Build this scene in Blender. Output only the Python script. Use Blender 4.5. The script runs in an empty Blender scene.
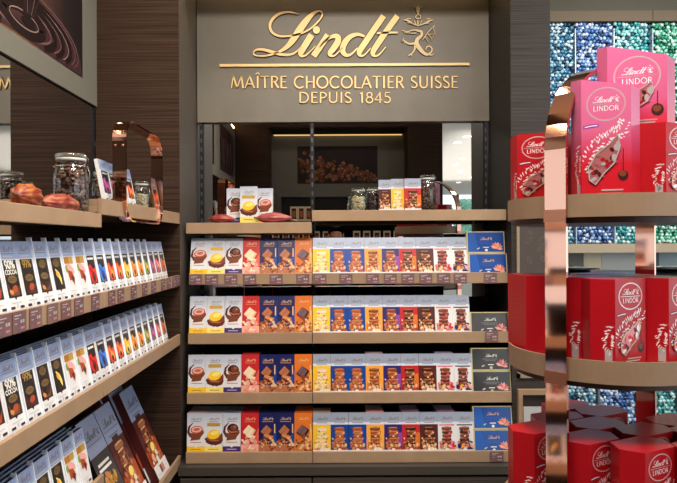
import bpy, math, random
from mathutils import Vector, Matrix
import numpy as np

sc = bpy.context.scene
COL = sc.collection
PI = math.pi
R = math.radians
F, PX0, PY0, ZC, ROLL = 640.0, 330.0, 242.0, 1.5, R(0.30)


def unroll(px, py):
    dx, dy = px - PX0, py - PY0
    c, s = math.cos(ROLL), math.sin(ROLL)
    return dx * c - dy * s, dx * s + dy * c


def W(px, py, Y):
    """world X, Z of a photograph pixel on the plane at depth Y"""
    dx, dy = unroll(px, py)
    return dx / F * Y, ZC - dy / F * Y


# ------------------------------------------------------------------ materials
def lin(c):
    out = []
    for v in c[:3]:
        v = v / 255.0
        out.append(v / 12.92 if v <= 0.04045 else ((v + 0.055) / 1.055) ** 2.4)
    return (*out, 1.0)


MATS = {}


def mat(name, rgb, rough=0.45, metal=0.0, spec=0.4, coat=0.0):
    if name in MATS:
        return MATS[name]
    m = bpy.data.materials.new(name)
    m.use_nodes = True
    b = m.node_tree.nodes['Principled BSDF']
    b.inputs['Base Color'].default_value = lin(rgb)
    b.inputs['Roughness'].default_value = rough
    b.inputs['Metallic'].default_value = metal
    b.inputs['Specular IOR Level'].default_value = spec
    b.inputs['Coat Weight'].default_value = coat
    b.inputs['Coat Roughness'].default_value = 0.12
    MATS[name] = m
    return m


def noise_mat(name, c1, c2, scale=(1, 1, 1), nscale=5.0, rough=0.5, metal=0.0, spec=0.4, detail=4, lo=0.35, hi=0.65, bump=0.0):
    m = mat(name, c1, rough, metal, spec)
    nt = m.node_tree
    b = nt.nodes['Principled BSDF']
    tc = nt.nodes.new('ShaderNodeTexCoord')
    mp = nt.nodes.new('ShaderNodeMapping')
    mp.inputs['Scale'].default_value = scale
    no = nt.nodes.new('ShaderNodeTexNoise')
    no.inputs['Scale'].default_value = nscale
    no.inputs['Detail'].default_value = detail
    cr = nt.nodes.new('ShaderNodeValToRGB')
    cr.color_ramp.elements[0].position = lo
    cr.color_ramp.elements[1].position = hi
    cr.color_ramp.elements[0].color = lin(c1)
    cr.color_ramp.elements[1].color = lin(c2)
    nt.links.new(tc.outputs['Object'], mp.inputs['Vector'])
    nt.links.new(mp.outputs['Vector'], no.inputs['Vector'])
    nt.links.new(no.outputs['Fac'], cr.inputs['Fac'])
    nt.links.new(cr.outputs['Color'], b.inputs['Base Color'])
    if bump:
        bp = nt.nodes.new('ShaderNodeBump')
        bp.inputs['Strength'].default_value = bump
        bp.inputs['Distance'].default_value = 0.002
        nt.links.new(no.outputs['Fac'], bp.inputs['Height'])
        nt.links.new(bp.outputs['Normal'], b.inputs['Normal'])
    return m


def ramp_mat(name, axis, stops, rough=0.4, spec=0.4, coat=0.0):
    """colour that runs along one object axis (stops in metres)"""
    m = mat(name, stops[0][1], rough, 0, spec, coat)
    nt = m.node_tree
    b = nt.nodes['Principled BSDF']
    tc = nt.nodes.new('ShaderNodeTexCoord')
    sp = nt.nodes.new('ShaderNodeSeparateXYZ')
    mr = nt.nodes.new('ShaderNodeMapRange')
    mr.inputs['From Min'].default_value = stops[0][0]
    mr.inputs['From Max'].default_value = stops[-1][0]
    cr = nt.nodes.new('ShaderNodeValToRGB')
    span = stops[-1][0] - stops[0][0]
    els = cr.color_ramp.elements
    while len(els) < len(stops):
        els.new(0.5)
    for e, (p, c) in zip(els, stops):
        e.position = (p - stops[0][0]) / span
        e.color = lin(c)
    nt.links.new(tc.outputs['Object'], sp.inputs['Vector'])
    nt.links.new(sp.outputs['XYZ'.index(axis)], mr.inputs['Value'])
    nt.links.new(mr.outputs['Result'], cr.inputs['Fac'])
    nt.links.new(cr.outputs['Color'], b.inputs['Base Color'])
    return m


def emit_mat(name, rgb, strength):
    m = bpy.data.materials.new(name)
    m.use_nodes = True
    nt = m.node_tree
    nt.nodes.clear()
    o = nt.nodes.new('ShaderNodeOutputMaterial')
    e = nt.nodes.new('ShaderNodeEmission')
    e.inputs['Color'].default_value = lin(rgb)
    e.inputs['Strength'].default_value = strength
    nt.links.new(e.outputs[0], o.inputs[0])
    return m


def clear_mat(name, tint=(240, 245, 245), gloss=0.9, base=0.03, fres=0.6):
    """thin clear glass or acrylic: see-through with a reflecting surface"""
    m = bpy.data.materials.new(name)
    m.use_nodes = True
    nt = m.node_tree
    nt.nodes.clear()
    o = nt.nodes.new('ShaderNodeOutputMaterial')
    t = nt.nodes.new('ShaderNodeBsdfTransparent')
    t.inputs['Color'].default_value = lin(tint)
    g = nt.nodes.new('ShaderNodeBsdfGlossy')
    g.inputs['Roughness'].default_value = 0.05
    g.inputs['Color'].default_value = (gloss, gloss, gloss, 1)
    lw = nt.nodes.new('ShaderNodeLayerWeight')
    lw.inputs['Blend'].default_value = 0.25
    ma = nt.nodes.new('ShaderNodeMath')
    ma.operation = 'MULTIPLY_ADD'
    ma.inputs[1].default_value = fres
    ma.inputs[2].default_value = base
    mx = nt.nodes.new('ShaderNodeMixShader')
    nt.links.new(lw.outputs['Fresnel'], ma.inputs[0])
    nt.links.new(ma.outputs[0], mx.inputs[0])
    nt.links.new(t.outputs[0], mx.inputs[1])
    nt.links.new(g.outputs[0], mx.inputs[2])
    nt.links.new(mx.outputs[0], o.inputs[0])
    return m


wood_l = noise_mat('dark_wood_veneer', (34, 22, 16), (78, 57, 44), (1.3, 1.3, 150), 1.6, 0.65, spec=0.12, lo=0.3, hi=0.72)
wood_r = noise_mat('grey_wood_veneer', (46, 42, 40), (80, 74, 70), (1.3, 1.3, 150), 1.6, 0.65, spec=0.12, lo=0.3, hi=0.7)
pier_side = noise_mat('pier_return_laminate', (70, 62, 54), (84, 75, 66), (60, 60, 3), 2.0, 0.5)
dark_panel = noise_mat('black_brown_panel', (20, 17, 16), (28, 24, 22), (1, 1, 30), 2, 0.6)
nose_m = noise_mat('tan_shelf_lacquer', (160, 130, 101), (168, 138, 108), (3, 3, 3), 4, 0.42)
board_m = mat('dark_shelf_board', (22, 19, 18), 0.6)
sign_m = noise_mat('bronze_sign_panel', (112, 104, 92), (118, 110, 97), (2, 2, 2), 3, 0.42, 0.1)
gold_m = mat('gold_letter_face', (214, 180, 122), 0.42, 0.35, 0.5)
goldd_m = mat('dark_letter_return', (58, 46, 32), 0.5, 0.3)
goldw_m = mat('crest_gold', (196, 172, 128), 0.42, 0.3)
copper = mat('polished_copper', (236, 178, 156), 0.06, 1.0)
copper_s = mat('satin_copper', (190, 128, 102), 0.3, 0.9)
mirror_m = mat('wall_mirror_glass', (205, 203, 200), 0.0, 1.0)
black_metal = mat('black_metal', (18, 18, 20), 0.45, 0.3)
steel = mat('bright_steel', (200, 200, 205), 0.25, 1.0)
frame_grey = mat('lightbox_grey', (114, 110, 99), 0.55)
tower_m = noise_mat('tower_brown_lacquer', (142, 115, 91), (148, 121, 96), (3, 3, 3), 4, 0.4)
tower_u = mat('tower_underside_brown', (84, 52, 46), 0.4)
ceil_m = mat('ceiling_paint', (226, 220, 210), 0.8)
floor_m = noise_mat('beige_floor_tile', (120, 108, 95), (140, 128, 112), (1, 1, 1), 3, 0.35)
glass_m = clear_mat('jar_glass', (236, 242, 240), 0.95, 0.05)
acrylic_m = clear_mat('clear_acrylic', (246, 249, 250), 0.6, 0.0, 0.12)
acry_edge = mat('frosted_acrylic_edge', (240, 244, 250), 0.4, 0, 0.6)
led_m = emit_mat('warm_led_strip', (255, 214, 150), 9.0)
lamp_m = emit_mat('downlight_glow', (255, 246, 230), 14.0)

WHITE = mat('print_white', (228, 225, 222), 0.35, 0, 0.45)
OFFW = mat('print_off_white', (228, 226, 226), 0.35)
SILV = mat('print_silver', (160, 168, 186), 0.33, 0.15)
SILVB = mat('print_silver_blue', (158, 176, 214), 0.33, 0.1)
GREYP = mat('print_grey', (196, 198, 204), 0.35)
LINE = mat('print_line_grey', (120, 124, 136), 0.5)
LOGOG = mat('print_logo_bronze', (130, 112, 84), 0.4, 0.3)
LOGOD = mat('print_logo_dark', (62, 56, 52), 0.45)
LOGOW = mat('print_logo_white', (244, 238, 226), 0.4)
GOLDP = mat('print_gold', (212, 172, 84), 0.35, 0.4)
YEL = mat('print_yellow', (246, 192, 40), 0.4)
YELL = mat('print_pale_yellow', (248, 222, 112), 0.4)
PURP = mat('print_purple', (72, 38, 110), 0.4)
VIOL = mat('print_violet', (142, 68, 150), 0.4)
REDP = mat('print_red', (196, 36, 40), 0.38)
REDD = mat('print_dark_red', (128, 24, 30), 0.4)
NAVY = mat('print_navy', (22, 30, 86), 0.38)
BLUE = mat('print_blue', (16, 66, 146), 0.38)
SKYB = mat('print_sky_blue', (60, 130, 220), 0.4)
ORNG = mat('print_orange', (222, 112, 34), 0.4)
ORNL = mat('print_light_orange', (244, 164, 60), 0.4)
AMBR = mat('print_amber', (180, 118, 34), 0.4)
BRND = mat('print_dark_chocolate', (58, 28, 20), 0.35)
BRN = mat('print_milk_chocolate', (122, 62, 40), 0.35)
BRNL = mat('print_light_chocolate', (178, 108, 72), 0.38)
MAROON = mat('print_maroon', (84, 34, 32), 0.38)
RUST = mat('print_rust', (172, 72, 34), 0.38)
NUT = mat('print_nut', (206, 134, 80), 0.4)
NUTL = mat('print_pale_nut', (232, 186, 136), 0.4)
CREAM = mat('print_cream', (242, 218, 182), 0.4)
PINK = mat('print_pink', (228, 96, 116), 0.4)
PINKL = mat('print_rose', (240, 168, 160), 0.4)
GREENP = mat('print_green', (132, 160, 62), 0.4)
BLACKP = mat('print_black', (24, 22, 22), 0.38)
SLATE = mat('print_slate', (62, 62, 64), 0.38)
BOXBL = mat('box_blue', (24, 74, 156), 0.2, 0, 0.5, 0.2)
BOXBK = mat('box_black_film', (50, 52, 56), 0.18, 0, 0.5, 0.5)
BOXGD = mat('box_gold_border', (214, 196, 142), 0.3, 0.4)
LRED = mat('truffle_box_red', (176, 17, 28), 0.34, 0, 0.4, 0.08)
LREDD = mat('truffle_box_back_red', (160, 20, 30), 0.32, 0, 0.5, 0.3)
LINW = mat('truffle_print_white', (246, 232, 232), 0.3)
LINS = mat('truffle_print_silver', (214, 206, 204), 0.25, 0.4)
LING = mat('truffle_print_gold', (206, 170, 130), 0.3, 0.4)
TAGM = mat('tag_mauve', (146, 100, 98), 0.6)
TAGT = mat('tag_text', (222, 208, 206), 0.5)
TAGP = mat('tag_price_pink', (226, 150, 160), 0.5)


# ------------------------------------------------------------------ mesh builder
class MB:
    def __init__(s):
        s.v, s.f, s.m, s.sm, s.mats = [], [], [], [], []

    def mi(s, m):
        if m not in s.mats:
            s.mats.append(m)
        return s.mats.index(m)

    def face(s, pts, m, smooth=False):
        n = len(s.v)
        s.v.extend([tuple(p) for p in pts])
        s.f.append(tuple(range(n, n + len(pts))))
        s.m.append(s.mi(m))
        s.sm.append(smooth)

    def mesh(s, verts, faces, m, smooth=False):
        n = len(s.v)
        s.v.extend([tuple(p) for p in verts])
        k = s.mi(m)
        for f in faces:
            s.f.append(tuple(i + n for i in f))
            s.m.append(k)
            s.sm.append(smooth)

    def box(s, x0, x1, y0, y1, z0, z1, m, ms=None):
        v = [(x, y, z) for z in (z0, z1) for y in (y0, y1) for x in (x0, x1)]
        fs = {'bottom': (0, 2, 3, 1), 'top': (4, 5, 7, 6), 'front': (0, 1, 5, 4), 'back': (2, 6, 7, 3), 'left': (0, 4, 6, 2), 'right': (1, 3, 7, 5)}
        n = len(s.v)
        s.v.extend(v)
        for k, f in fs.items():
            s.f.append(tuple(i + n for i in f))
            s.m.append(s.mi((ms or {}).get(k, m)))
            s.sm.append(False)

    def prism(s, loop, z0, z1, m, mtop=None, sides=None):
        """vertical prism over a counter-clockwise XY loop; z1 may be a function of (x, y)"""
        k = len(loop)
        zt = z1 if callable(z1) else (lambda x, y: z1)
        lo = [(x, y, z0) for x, y in loop]
        hi = [(x, y, zt(x, y)) for x, y in loop]
        for i in range(k):
            j = (i + 1) % k
            s.face([lo[i], lo[j], hi[j], hi[i]], sides[i] if sides else m)
        s.face(hi, mtop or m)
        s.face(lo[::-1], m)

    def lathe(s, prof, m, n=24, c=(0, 0, 0), smooth=True, caps=True):
        vs, fs = [], []
        for r, z in prof:
            for i in range(n):
                a = 2 * PI * i / n
                vs.append((c[0] + r * math.cos(a), c[1] + r * math.sin(a), c[2] + z))
        for k in range(len(prof) - 1):
            for i in range(n):
                j = (i + 1) % n
                fs.append((k * n + i, k * n + j, (k + 1) * n + j, (k + 1) * n + i))
        if caps:
            fs.append(tuple(range(n))[::-1])
            fs.append(tuple((len(prof) - 1) * n + i for i in range(n)))
        s.mesh(vs, fs, m, smooth)

    def tube(s, pts, r, m, n=8, smooth=True, closed=False):
        pts = [Vector(p) for p in pts]
        vs, fs = [], []
        up = Vector((0, 0, 1))
        K = len(pts)
        for k, p in enumerate(pts):
            a = pts[(k - 1) % K] if (k or closed) else p
            b = pts[(k + 1) % K] if (k < K - 1 or closed) else p
            t = (b - a).normalized()
            u = t.cross(up)
            if u.length < 1e-3:
                u = t.cross(Vector((1, 0, 0)))
            u.normalize()
            w = u.cross(t)
            rr = r[k] if isinstance(r, (list, tuple)) else r
            for i in range(n):
                q = 2 * PI * i / n
                vs.append(p + u * (rr * math.cos(q)) + w * (rr * math.sin(q)))
        for k in range(K if closed else K - 1):
            k2 = (k + 1) % K
            for i in range(n):
                j = (i + 1) % n
                fs.append((k * n + i, k * n + j, k2 * n + j, k2 * n + i))
        if not closed:
            fs.append(tuple(range(n))[::-1])
            fs.append(tuple((K - 1) * n + i for i in range(n)))
        s.mesh(vs, fs, m, smooth)

    def build(s, name, parent=None, bevel=0.0, data=None):
        if data is None:
            me = bpy.data.meshes.new(name)
            me.from_pydata(s.v, [], s.f)
            for m in s.mats:
                me.materials.append(m)
            me.polygons.foreach_set('material_index', s.m)
            me.polygons.foreach_set('use_smooth', s.sm)
            me.update()
        else:
            me = data
        o = bpy.data.objects.new(name, me)
        COL.objects.link(o)
        if parent is not None:
            o.parent = parent
        if bevel:
            b = o.modifiers.new('bevel', 'BEVEL')
            b.width = bevel
            b.segments = 2
            b.limit_method = 'ANGLE'
        return o


def tag(o, label, cat, group=None):
    o['label'] = label
    o['category'] = cat
    if group:
        o['group'] = group
    return o


def struct(o):
    o['kind'] = 'structure'
    return o


def empty(name, loc=(0, 0, 0), rz=0.0):
    o = bpy.data.objects.new(name, None)
    o.empty_display_size = 0.02
    COL.objects.link(o)
    o.location = loc
    o.rotation_euler = (0, 0, rz)
    return o


def copy_tree(o, parent=None, kids=None):
    c = o.copy()
    COL.objects.link(c)
    if parent is not None:
        c.parent = parent
    for ch in list(o.children):
        copy_tree(ch, c)
    return c


class Protos:
    """first use places the proto itself, later uses copies"""
    def __init__(s):
        s.d = {}

    def get(s, key, maker):
        if key not in s.d:
            s.d[key] = maker()
            return s.d[key]
        return copy_tree(s.d[key])


PR = Protos()


# ------------------------------------------------------------------ flat art
def cat_rom(pts, sub=4):
    out = []
    n = len(pts)
    for i in range(n - 1):
        p0, p1, p2, p3 = pts[max(i - 1, 0)], pts[i], pts[i + 1], pts[min(i + 2, n - 1)]
        for k in range(sub):
            t = k / sub
            out.append(tuple(0.5 * (2 * b + (c - a) * t + (2 * a - 5 * b + 4 * c - d) * t * t + (3 * b - a - 3 * c + d) * t ** 3) for a, b, c, d in zip(p0, p1, p2, p3)))
    out.append(tuple(pts[-1]))
    return out


class Art:
    """draws flat printed shapes on a plane; fn(u, v, lift) gives the 3-D point"""
    STEP = 0.00006

    def __init__(s, mb, fn, start=1):
        s.mb, s.fn, s.k = mb, fn, start

    def poly(s, pts, m):
        L = s.k * s.STEP
        s.k += 1
        a = sum(pts[i][0] * pts[(i + 1) % len(pts)][1] - pts[(i + 1) % len(pts)][0] * pts[i][1] for i in range(len(pts)))
        if a < 0:
            pts = pts[::-1]
        s.mb.face([s.fn(u, v, L) for u, v in pts], m)

    def rect(s, x0, x1, z0, z1, m):
        s.poly([(x0, z0), (x1, z0), (x1, z1), (x0, z1)], m)

    def ell(s, cx, cz, rx, rz, m, rot=0.0, n=12):
        c, q = math.cos(rot), math.sin(rot)
        s.poly([(cx + rx * math.cos(a) * c - rz * math.sin(a) * q, cz + rx * math.cos(a) * q + rz * math.sin(a) * c) for a in (2 * PI * i / n for i in range(n))], m)

    def ribbon(s, pts, m, w=None, depth=0.0, mside=None, closed=False):
        """pts: (u, v, width) or (u, v) with w; depth > 0 makes raised solid strokes"""
        P = [(p[0], p[1], p[2] if len(p) > 2 else w) for p in pts]
        n = len(P)
        Lr, Rr = [], []
        for i, (u, v, ww) in enumerate(P):
            a = P[(i - 1) % n] if (i or closed) else P[i]
            b = P[(i + 1) % n] if (i < n - 1 or closed) else P[i]
            tx, tz = b[0] - a[0], b[1] - a[1]
            l = math.hypot(tx, tz) or 1.0
            nx, nz = -tz / l * ww / 2, tx / l * ww / 2
            Lr.append((u + nx, v + nz))
            Rr.append((u - nx, v - nz))
        L = s.k * s.STEP + depth
        s.k += 1
        vs = [s.fn(u, v, L) for u, v in Lr] + [s.fn(u, v, L) for u, v in Rr]
        fs = []
        rng = range(n if closed else n - 1)
        for i in rng:
            j = (i + 1) % n
            fs.append((i, n + i, n + j, j))
        s.mb.mesh(vs, fs, m)
        if depth:
            bs = [s.fn(u, v, 0) for u, v in Lr] + [s.fn(u, v, 0) for u, v in Rr]
            vs2 = vs + bs
            N = 2 * n
            f2 = []
            for i in rng:
                j = (i + 1) % n
                f2.append((i, j, N + j, N + i))
                f2.append((n + j, n + i, N + n + i, N + n + j))
            if not closed:
                f2.append((0, N, N + n, n))
                f2.append((n - 1, n + n - 1, N + n + n - 1, N + n - 1))
            s.mb.mesh(vs2, f2, mside or m)


def arc(cx, cz, rx, rz, a0, a1, n=8):
    return [(cx + rx * math.cos(R(a0 + (a1 - a0) * i / n)), cz + rz * math.sin(R(a0 + (a1 - a0) * i / n))) for i in range(n + 1)]


T_, t_ = 0.135, 0.085
GL = {
    'M': (1.08, [(t_, [(.06, 0), (.2, 1)]), (T_, [(.2, 1), (.53, .05)]), (t_, [(.53, .05), (.86, 1)]), (T_, [(.86, 1), (1.0, 0)])]),
    'A': (.82, [(t_, [(.02, 0), (.4, 1)]), (T_, [(.4, 1), (.78, 0)]), (t_, [(.16, .34), (.64, .34)])]),
    'I': (.34, [(T_, [(.17, 0), (.17, 1)])]),
    'Î': (.34, [(T_, [(.17, 0), (.17, 1)]), (t_, [(.0, 1.12), (.17, 1.28), (.34, 1.12)])]),
    'T': (.72, [(T_, [(.36, 0), (.36, 1)]), (t_, [(.02, .96), (.70, .96)])]),
    'R': (.72, [(T_, [(.14, 0), (.14, 1)]), (.1, [(.14, .96)] + arc(.34, .74, .25, .22, 90, -90) + [(.14, .52)]), (T_, [(.36, .52), (.70, 0)])]),
    'E': (.62, [(T_, [(.14, 0), (.14, 1)]), (t_, [(.14, .96), (.56, .96)]), (t_, [(.14, .52), (.5, .52)]), (t_, [(.14, .04), (.58, .04)])]),
    'C': (.86, [(.12, arc(.5, .5, .43, .47, 48, 312, 14))]),
    'H': (.86, [(T_, [(.14, 0), (.14, 1)]), (T_, [(.72, 0), (.72, 1)]), (t_, [(.14, .52), (.72, .52)])]),
    'O': (1.0, [(.12, arc(.5, .5, .43, .47, 0, 360, 20))]),
    'L': (.58, [(T_, [(.14, 0), (.14, 1)]), (t_, [(.14, .04), (.56, .04)])]),
    'S': (.6, [(.115, arc(.3, .74, .21, .22, 35, 200, 8) + arc(.3, .26, .23, .22, 60, -150, 9)[0:])]),
    'U': (.84, [(T_, [(.14, 1), (.14, .35)]), (.11, [(.14, .4)] + arc(.42, .32, .28, .28, 180, 360, 10) + [(.70, .4)]), (.1, [(.70, .35), (.70, 1)])]),
    'D': (.88, [(T_, [(.14, 0), (.14, 1)]), (.11, [(.14, .96), (.3, .96)] + arc(.36, .5, .42, .46, 85, -85, 12) + [(.3, .04), (.14, .04)])]),
    'P': (.66, [(T_, [(.14, 0), (.14, 1)]), (.1, [(.14, .96)] + arc(.32, .72, .27, .24, 90, -90) + [(.14, .48)])]),
    'N': (.88, [(t_, [(.14, 0), (.14, 1)]), (T_, [(.14, 1), (.74, 0)]), (t_, [(.74, 0), (.74, 1)])]),
    'X': (.74, [(T_, [(.06, 1), (.68, 0)]), (t_, [(.66, 1), (.06, 0)])]),
    '1': (.5, [(T_, [(.3, 0), (.3, 1)]), (t_, [(.3, .98), (.12, .84)])]),
    '8': (.64, [(.1, arc(.32, .75, .21, .21, 0, 360, 12)), (.11, arc(.32, .27, .26, .26, 0, 360, 14))]),
    '4': (.66, [(T_, [(.46, 0), (.46, 1)]), (t_, [(.46, .98), (.04, .28)]), (t_, [(.03, .28), (.64, .28)])]),
    '5': (.62, [(t_, [(.54, .96), (.16, .96)]), (t_, [(.17, .96), (.14, .56)]), (.115, [(.14, .56)] + arc(.28, .31, .27, .29, 100, -140, 10))]),
    '9': (.62, [(.11, arc(.31, .68, .24, .28, 0, 360, 14)), (.11, [(.55, .68), (.5, .35), (.26, 0)])]),
    '0': (.64, [(.11, arc(.32, .5, .25, .46, 0, 360, 16))]),
    '%': (.9, [(.1, arc(.2, .75, .15, .2, 0, 360, 10)), (.1, arc(.68, .25, .15, .2, 0, 360, 10)), (.08, [(.7, 1), (.18, 0)])]),
    ' ': (.4, []),
}


def text_w(s, sp=0.06):
    return sum(GL[c][0] + sp for c in s) - sp


def text(art, s, cx, z, h, m, sp=0.06, wx=1.0, bold=1.0, depth=0.0, mside=None, grow=0.0):
    x = cx - text_w(s, sp) * h * wx / 2
    for c in s:
        adv, strokes = GL[c]
        k0 = art.k
        for w, pts in strokes:
            art.k = k0
            art.ribbon([(x + p[0] * h * wx, z + p[1] * h) for p in pts], m, w * h * bold + grow, depth, mside)
        art.k = k0
        x += (adv + sp) * h * wx
    art.k += 1


# script wordmark, strokes digitised in pixels (x, y, width)
def z1(pts, off):
    return [(off + a / 6.04, b / 6.04, w / 6.04) for a, b, w in pts]


SCRIPT = [
    z1([(297, 90, 4), (240, 76, 11), (180, 86, 15), (138, 118, 17), (121, 160, 17), (137, 200, 15), (180, 221, 13), (240, 220, 12), (300, 208, 11), (360, 180, 10), (410, 135, 10), (436, 97, 9), (431, 74, 9), (405, 72, 12), (372, 94, 24), (335, 135, 38), (295, 190, 42), (255, 250, 36), (215, 292, 24), (170, 318, 13), (120, 335, 10), (70, 342, 9), (30, 335, 9), (23, 318, 9), (42, 303, 11), (85, 303, 16), (140, 318, 19), (195, 332, 17), (245, 332, 13), (280, 315, 10), (312, 282, 8)], 250),
    z1([(372, 214, 38), (340, 265, 38), (310, 315, 36), (310, 338, 20), (335, 338, 10), (372, 305, 7), (395, 280, 6)], 250),
    z1([(470, 214, 36), (428, 278, 36), (384, 342, 36)], 250),
    z1([(420, 290, 7), (452, 252, 12), (492, 225, 20), (526, 222, 30), (532, 250, 36), (505, 295, 36), (482, 325, 28), (495, 341, 14), (520, 332, 9), (560, 290, 7)], 250),
    [(364.5, 37.0, 2.2), (358, 34.8, 3.2), (350.5, 37.0, 4.6), (344.5, 43.5, 5.8), (342.6, 51.0, 5.4), (346.2, 55.6, 3.6), (351.0, 54.6, 2.2), (357.5, 48.5, 1.6)],
    [(383.4, 16.5, 5.8), (375, 28.5, 5.8), (366.5, 41.0, 5.8), (359.6, 51.5, 5.4), (360.2, 56.0, 2.8), (364.5, 55.2, 1.6), (370.5, 48.5, 1.2)],
    [(397.2, 16.5, 5.8), (388.5, 28.5, 5.8), (379.5, 41.5, 5.8), (373.0, 52.0, 5.2), (374.2, 56.2, 2.6), (379, 55, 1.6), (385.5, 47.5, 1.2)],
    [(377.0, 33.6, 2.0), (387, 33.3, 2.2), (397.5, 33.0, 2.0)],
]
DOT = (316.5, 30.6, 3.6)


def cz(pts):
    return [(395 + a / 7.8, b / 7.8, w / 7.8) for a, b, w in pts]


CREST = [
    cz([(180, 240, 22), (140, 238, 16), (95, 250, 14), (55, 240, 10)]),           # upper jaw
    cz([(165, 262, 18), (120, 262, 13), (70, 258, 8)]),                            # lower jaw
    cz([(170, 242, 26), (205, 250, 34), (205, 280, 38), (172, 310, 50), (168, 345, 62), (190, 380, 58), (215, 410, 48), (245, 428, 34), (275, 415, 26), (288, 388, 22), (270, 365, 18), (245, 370, 16), (240, 392, 12)]),
    cz([(150, 340, 30), (110, 345, 24), (75, 325, 18), (60, 310, 12)]),            # fore leg
    cz([(60, 310, 10), (72, 300, 8)]), cz([(62, 318, 9), (52, 330, 7)]), cz([(70, 322, 9), (78, 342, 7)]),
    cz([(155, 355, 34), (150, 390, 26), (130, 420, 20), (105, 432, 14)]),          # hind leg
    cz([(130, 424, 12), (128, 445, 8)]), cz([(120, 430, 10), (100, 442, 8)]),
    cz([(255, 425, 20), (285, 432, 14), (300, 420, 9)]),                           # far foot
    cz([(215, 315, 12), (250, 262, 14), (306, 200, 8)]),                           # wing spars
    cz([(306, 200, 8), (300, 232, 9), (312, 262, 7)]), cz([(250, 262, 8), (282, 300, 8), (286, 325, 5)]),
    cz([(245, 262, 8), (275, 272, 8), (312, 262, 6)]), cz([(235, 285, 9), (245, 312, 8), (262, 338, 5)]), cz([(286, 300, 6), (312, 262, 5)]),
    cz([(180, 205, 14), (140, 190, 18), (100, 165, 22), (68, 158, 10)]),           # leaf sprays
    cz([(120, 150, 14), (90, 150, 14)]), cz([(130, 185, 14), (95, 180, 12)]),
    cz([(180, 205, 14), (220, 190, 18), (262, 168, 22), (294, 158, 10)]),
    cz([(245, 152, 14), (275, 148, 14)]), cz([(235, 188, 14), (265, 182, 12)]),
    cz([(178, 210, 14), (178, 180, 18), (176, 160, 10)]), cz([(165, 200, 10), (150, 165, 12)]), cz([(192, 200, 10), (208, 165, 12)]),
    [(p[0], p[1], 1.5) for p in cz([(a, b, 0) for a, b in arc(180, 135, 20, 17, 0, 360, 12)])],
    cz([(180, 115, 20), (178, 95, 40), (178, 75, 58), (178, 58, 66)]),             # flower
    cz([(150, 62, 16), (152, 45, 8)]), cz([(178, 60, 20), (178, 40, 9)]), cz([(206, 62, 16), (206, 45, 8)]),
]


def wordmark(art, x0, z0, width, m, crest=True, simple=True):
    """the script wordmark printed with its left end at x0 and its base at z0"""
    k = width / (180.0 if crest else 148.0)
    for st in SCRIPT:
        k0 = art.k
        pts = [(x0 + (p[0] - 253) * k, z0 + (57 - p[1]) * k, max(p[2], 2.2) * k) for p in (st if simple else cat_rom(st, 3))]
        art.ribbon(pts, m)
        art.k = k0
    art.ell(x0 + (DOT[0] - 253) * k, z0 + (57 - DOT[1]) * k, DOT[2] * k, DOT[2] * k, m, n=8)
    if crest:
        for st in CREST[:4] + CREST[7:8] + CREST[11:13] + CREST[17:18] + CREST[20:21] + CREST[-4:-3]:
            k0 = art.k
            art.ribbon([(x0 + (p[0] - 253) * k, z0 + (57 - p[1]) * k, max(p[2], 2.0) * k) for p in st], m)
            art.k = k0
        art.k += 1


# ------------------------------------------------------------------ setting
def wall(name, x0, x1, y0, y1, z0, z1_, m, ms=None):
    b = MB()
    b.box(x0, x1, y0, y1, z0, z1_, m, ms)
    return struct(b.build(name))


YP, YS, YM = 2.85, 3.22, 3.25          # pier face, sign face, mirror
XL, XR, XM = -0.668, 0.808, -1.044     # alcove sides, left mirror plane
wall('floor', -1.4, 9, -22, 6.6, -0.1, 0, floor_m)
CEIL = 3.4
wall('ceiling', -1.4, 9, -19.6, 6.6, CEIL, CEIL + 0.1, ceil_m)
wall('wall_left', -1.30, XM - 0.006, -0.95, YM + 0.3, 0, CEIL, wood_l)
wall('wall_pier_left', XM - 0.006, XL, YP, YM + 0.3, 0, CEIL, wood_l, {'right': pier_side})
wall('wall_pier_right', XR, 0.985, YP, YM + 0.3, 0, CEIL, wood_r, {'left': dark_panel})
wall('wall_back', XL, XR, YM + 0.01, YM + 0.3, 0, CEIL, dark_panel)
wall('trim_header', XL, XR, YP + 0.02, YP + 0.14, 2.725, CEIL, wood_l)
wall('wall_behind', 0.985, 3.6, 5.15, 5.3, 0, CEIL, mat('far_wall_paint', (150, 146, 134), 0.7))
# opposite alcove, seen only in the mirror
wall('wall_front_pier_left', XM - 0.006, XL, -0.95, -0.5, 0, CEIL, wood_l)
wall('wall_front_pier_right', 0.86, 1.236, -0.95, -0.5, 0, CEIL, wood_l)
wall('wall_front', XL, 0.86, -1.0, -0.88, 0, CEIL, dark_panel)
wall('trim_front_header', XL, 0.86, -0.62, -0.5, 2.76, CEIL, wood_l)

# left mirror and the back mirror
b = MB()
b.box(XM - 0.005, XM, -0.3, YP - 0.001, 1.2, 2.3, dark_panel, {'right': mirror_m})
tag(b.build('wall_mirror'), 'tall tinted mirror panel on the side wall below the framed chocolate picture', 'mirror')
b = MB()
b.box(XL + 0.001, XR - 0.001, YM, YM + 0.009, 1.22, 2.20, dark_panel, {'front': mirror_m})
tag(b.build('wall_mirror'), 'wide mirror between the back shelves and the bronze sign', 'mirror')

# slotted uprights
def upright(x, y, z0, z1_, label, axis='x'):
    b = MB()
    if axis == 'x':
        b.box(x - 0.009, x + 0.009, y - 0.012, y, z0, z1_, black_metal)
        z = z0 + 0.02
        while z < z1_ - 0.04:
            b.box(x - 0.004, x + 0.004, y - 0.0125, y - 0.0121, z, z + 0.022, steel_d)
            z += 0.045
    o = b.build('shelf_upright')
    tag(o, label, 'shelf upright', 'black slotted shelf uprights')
    return o


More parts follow.
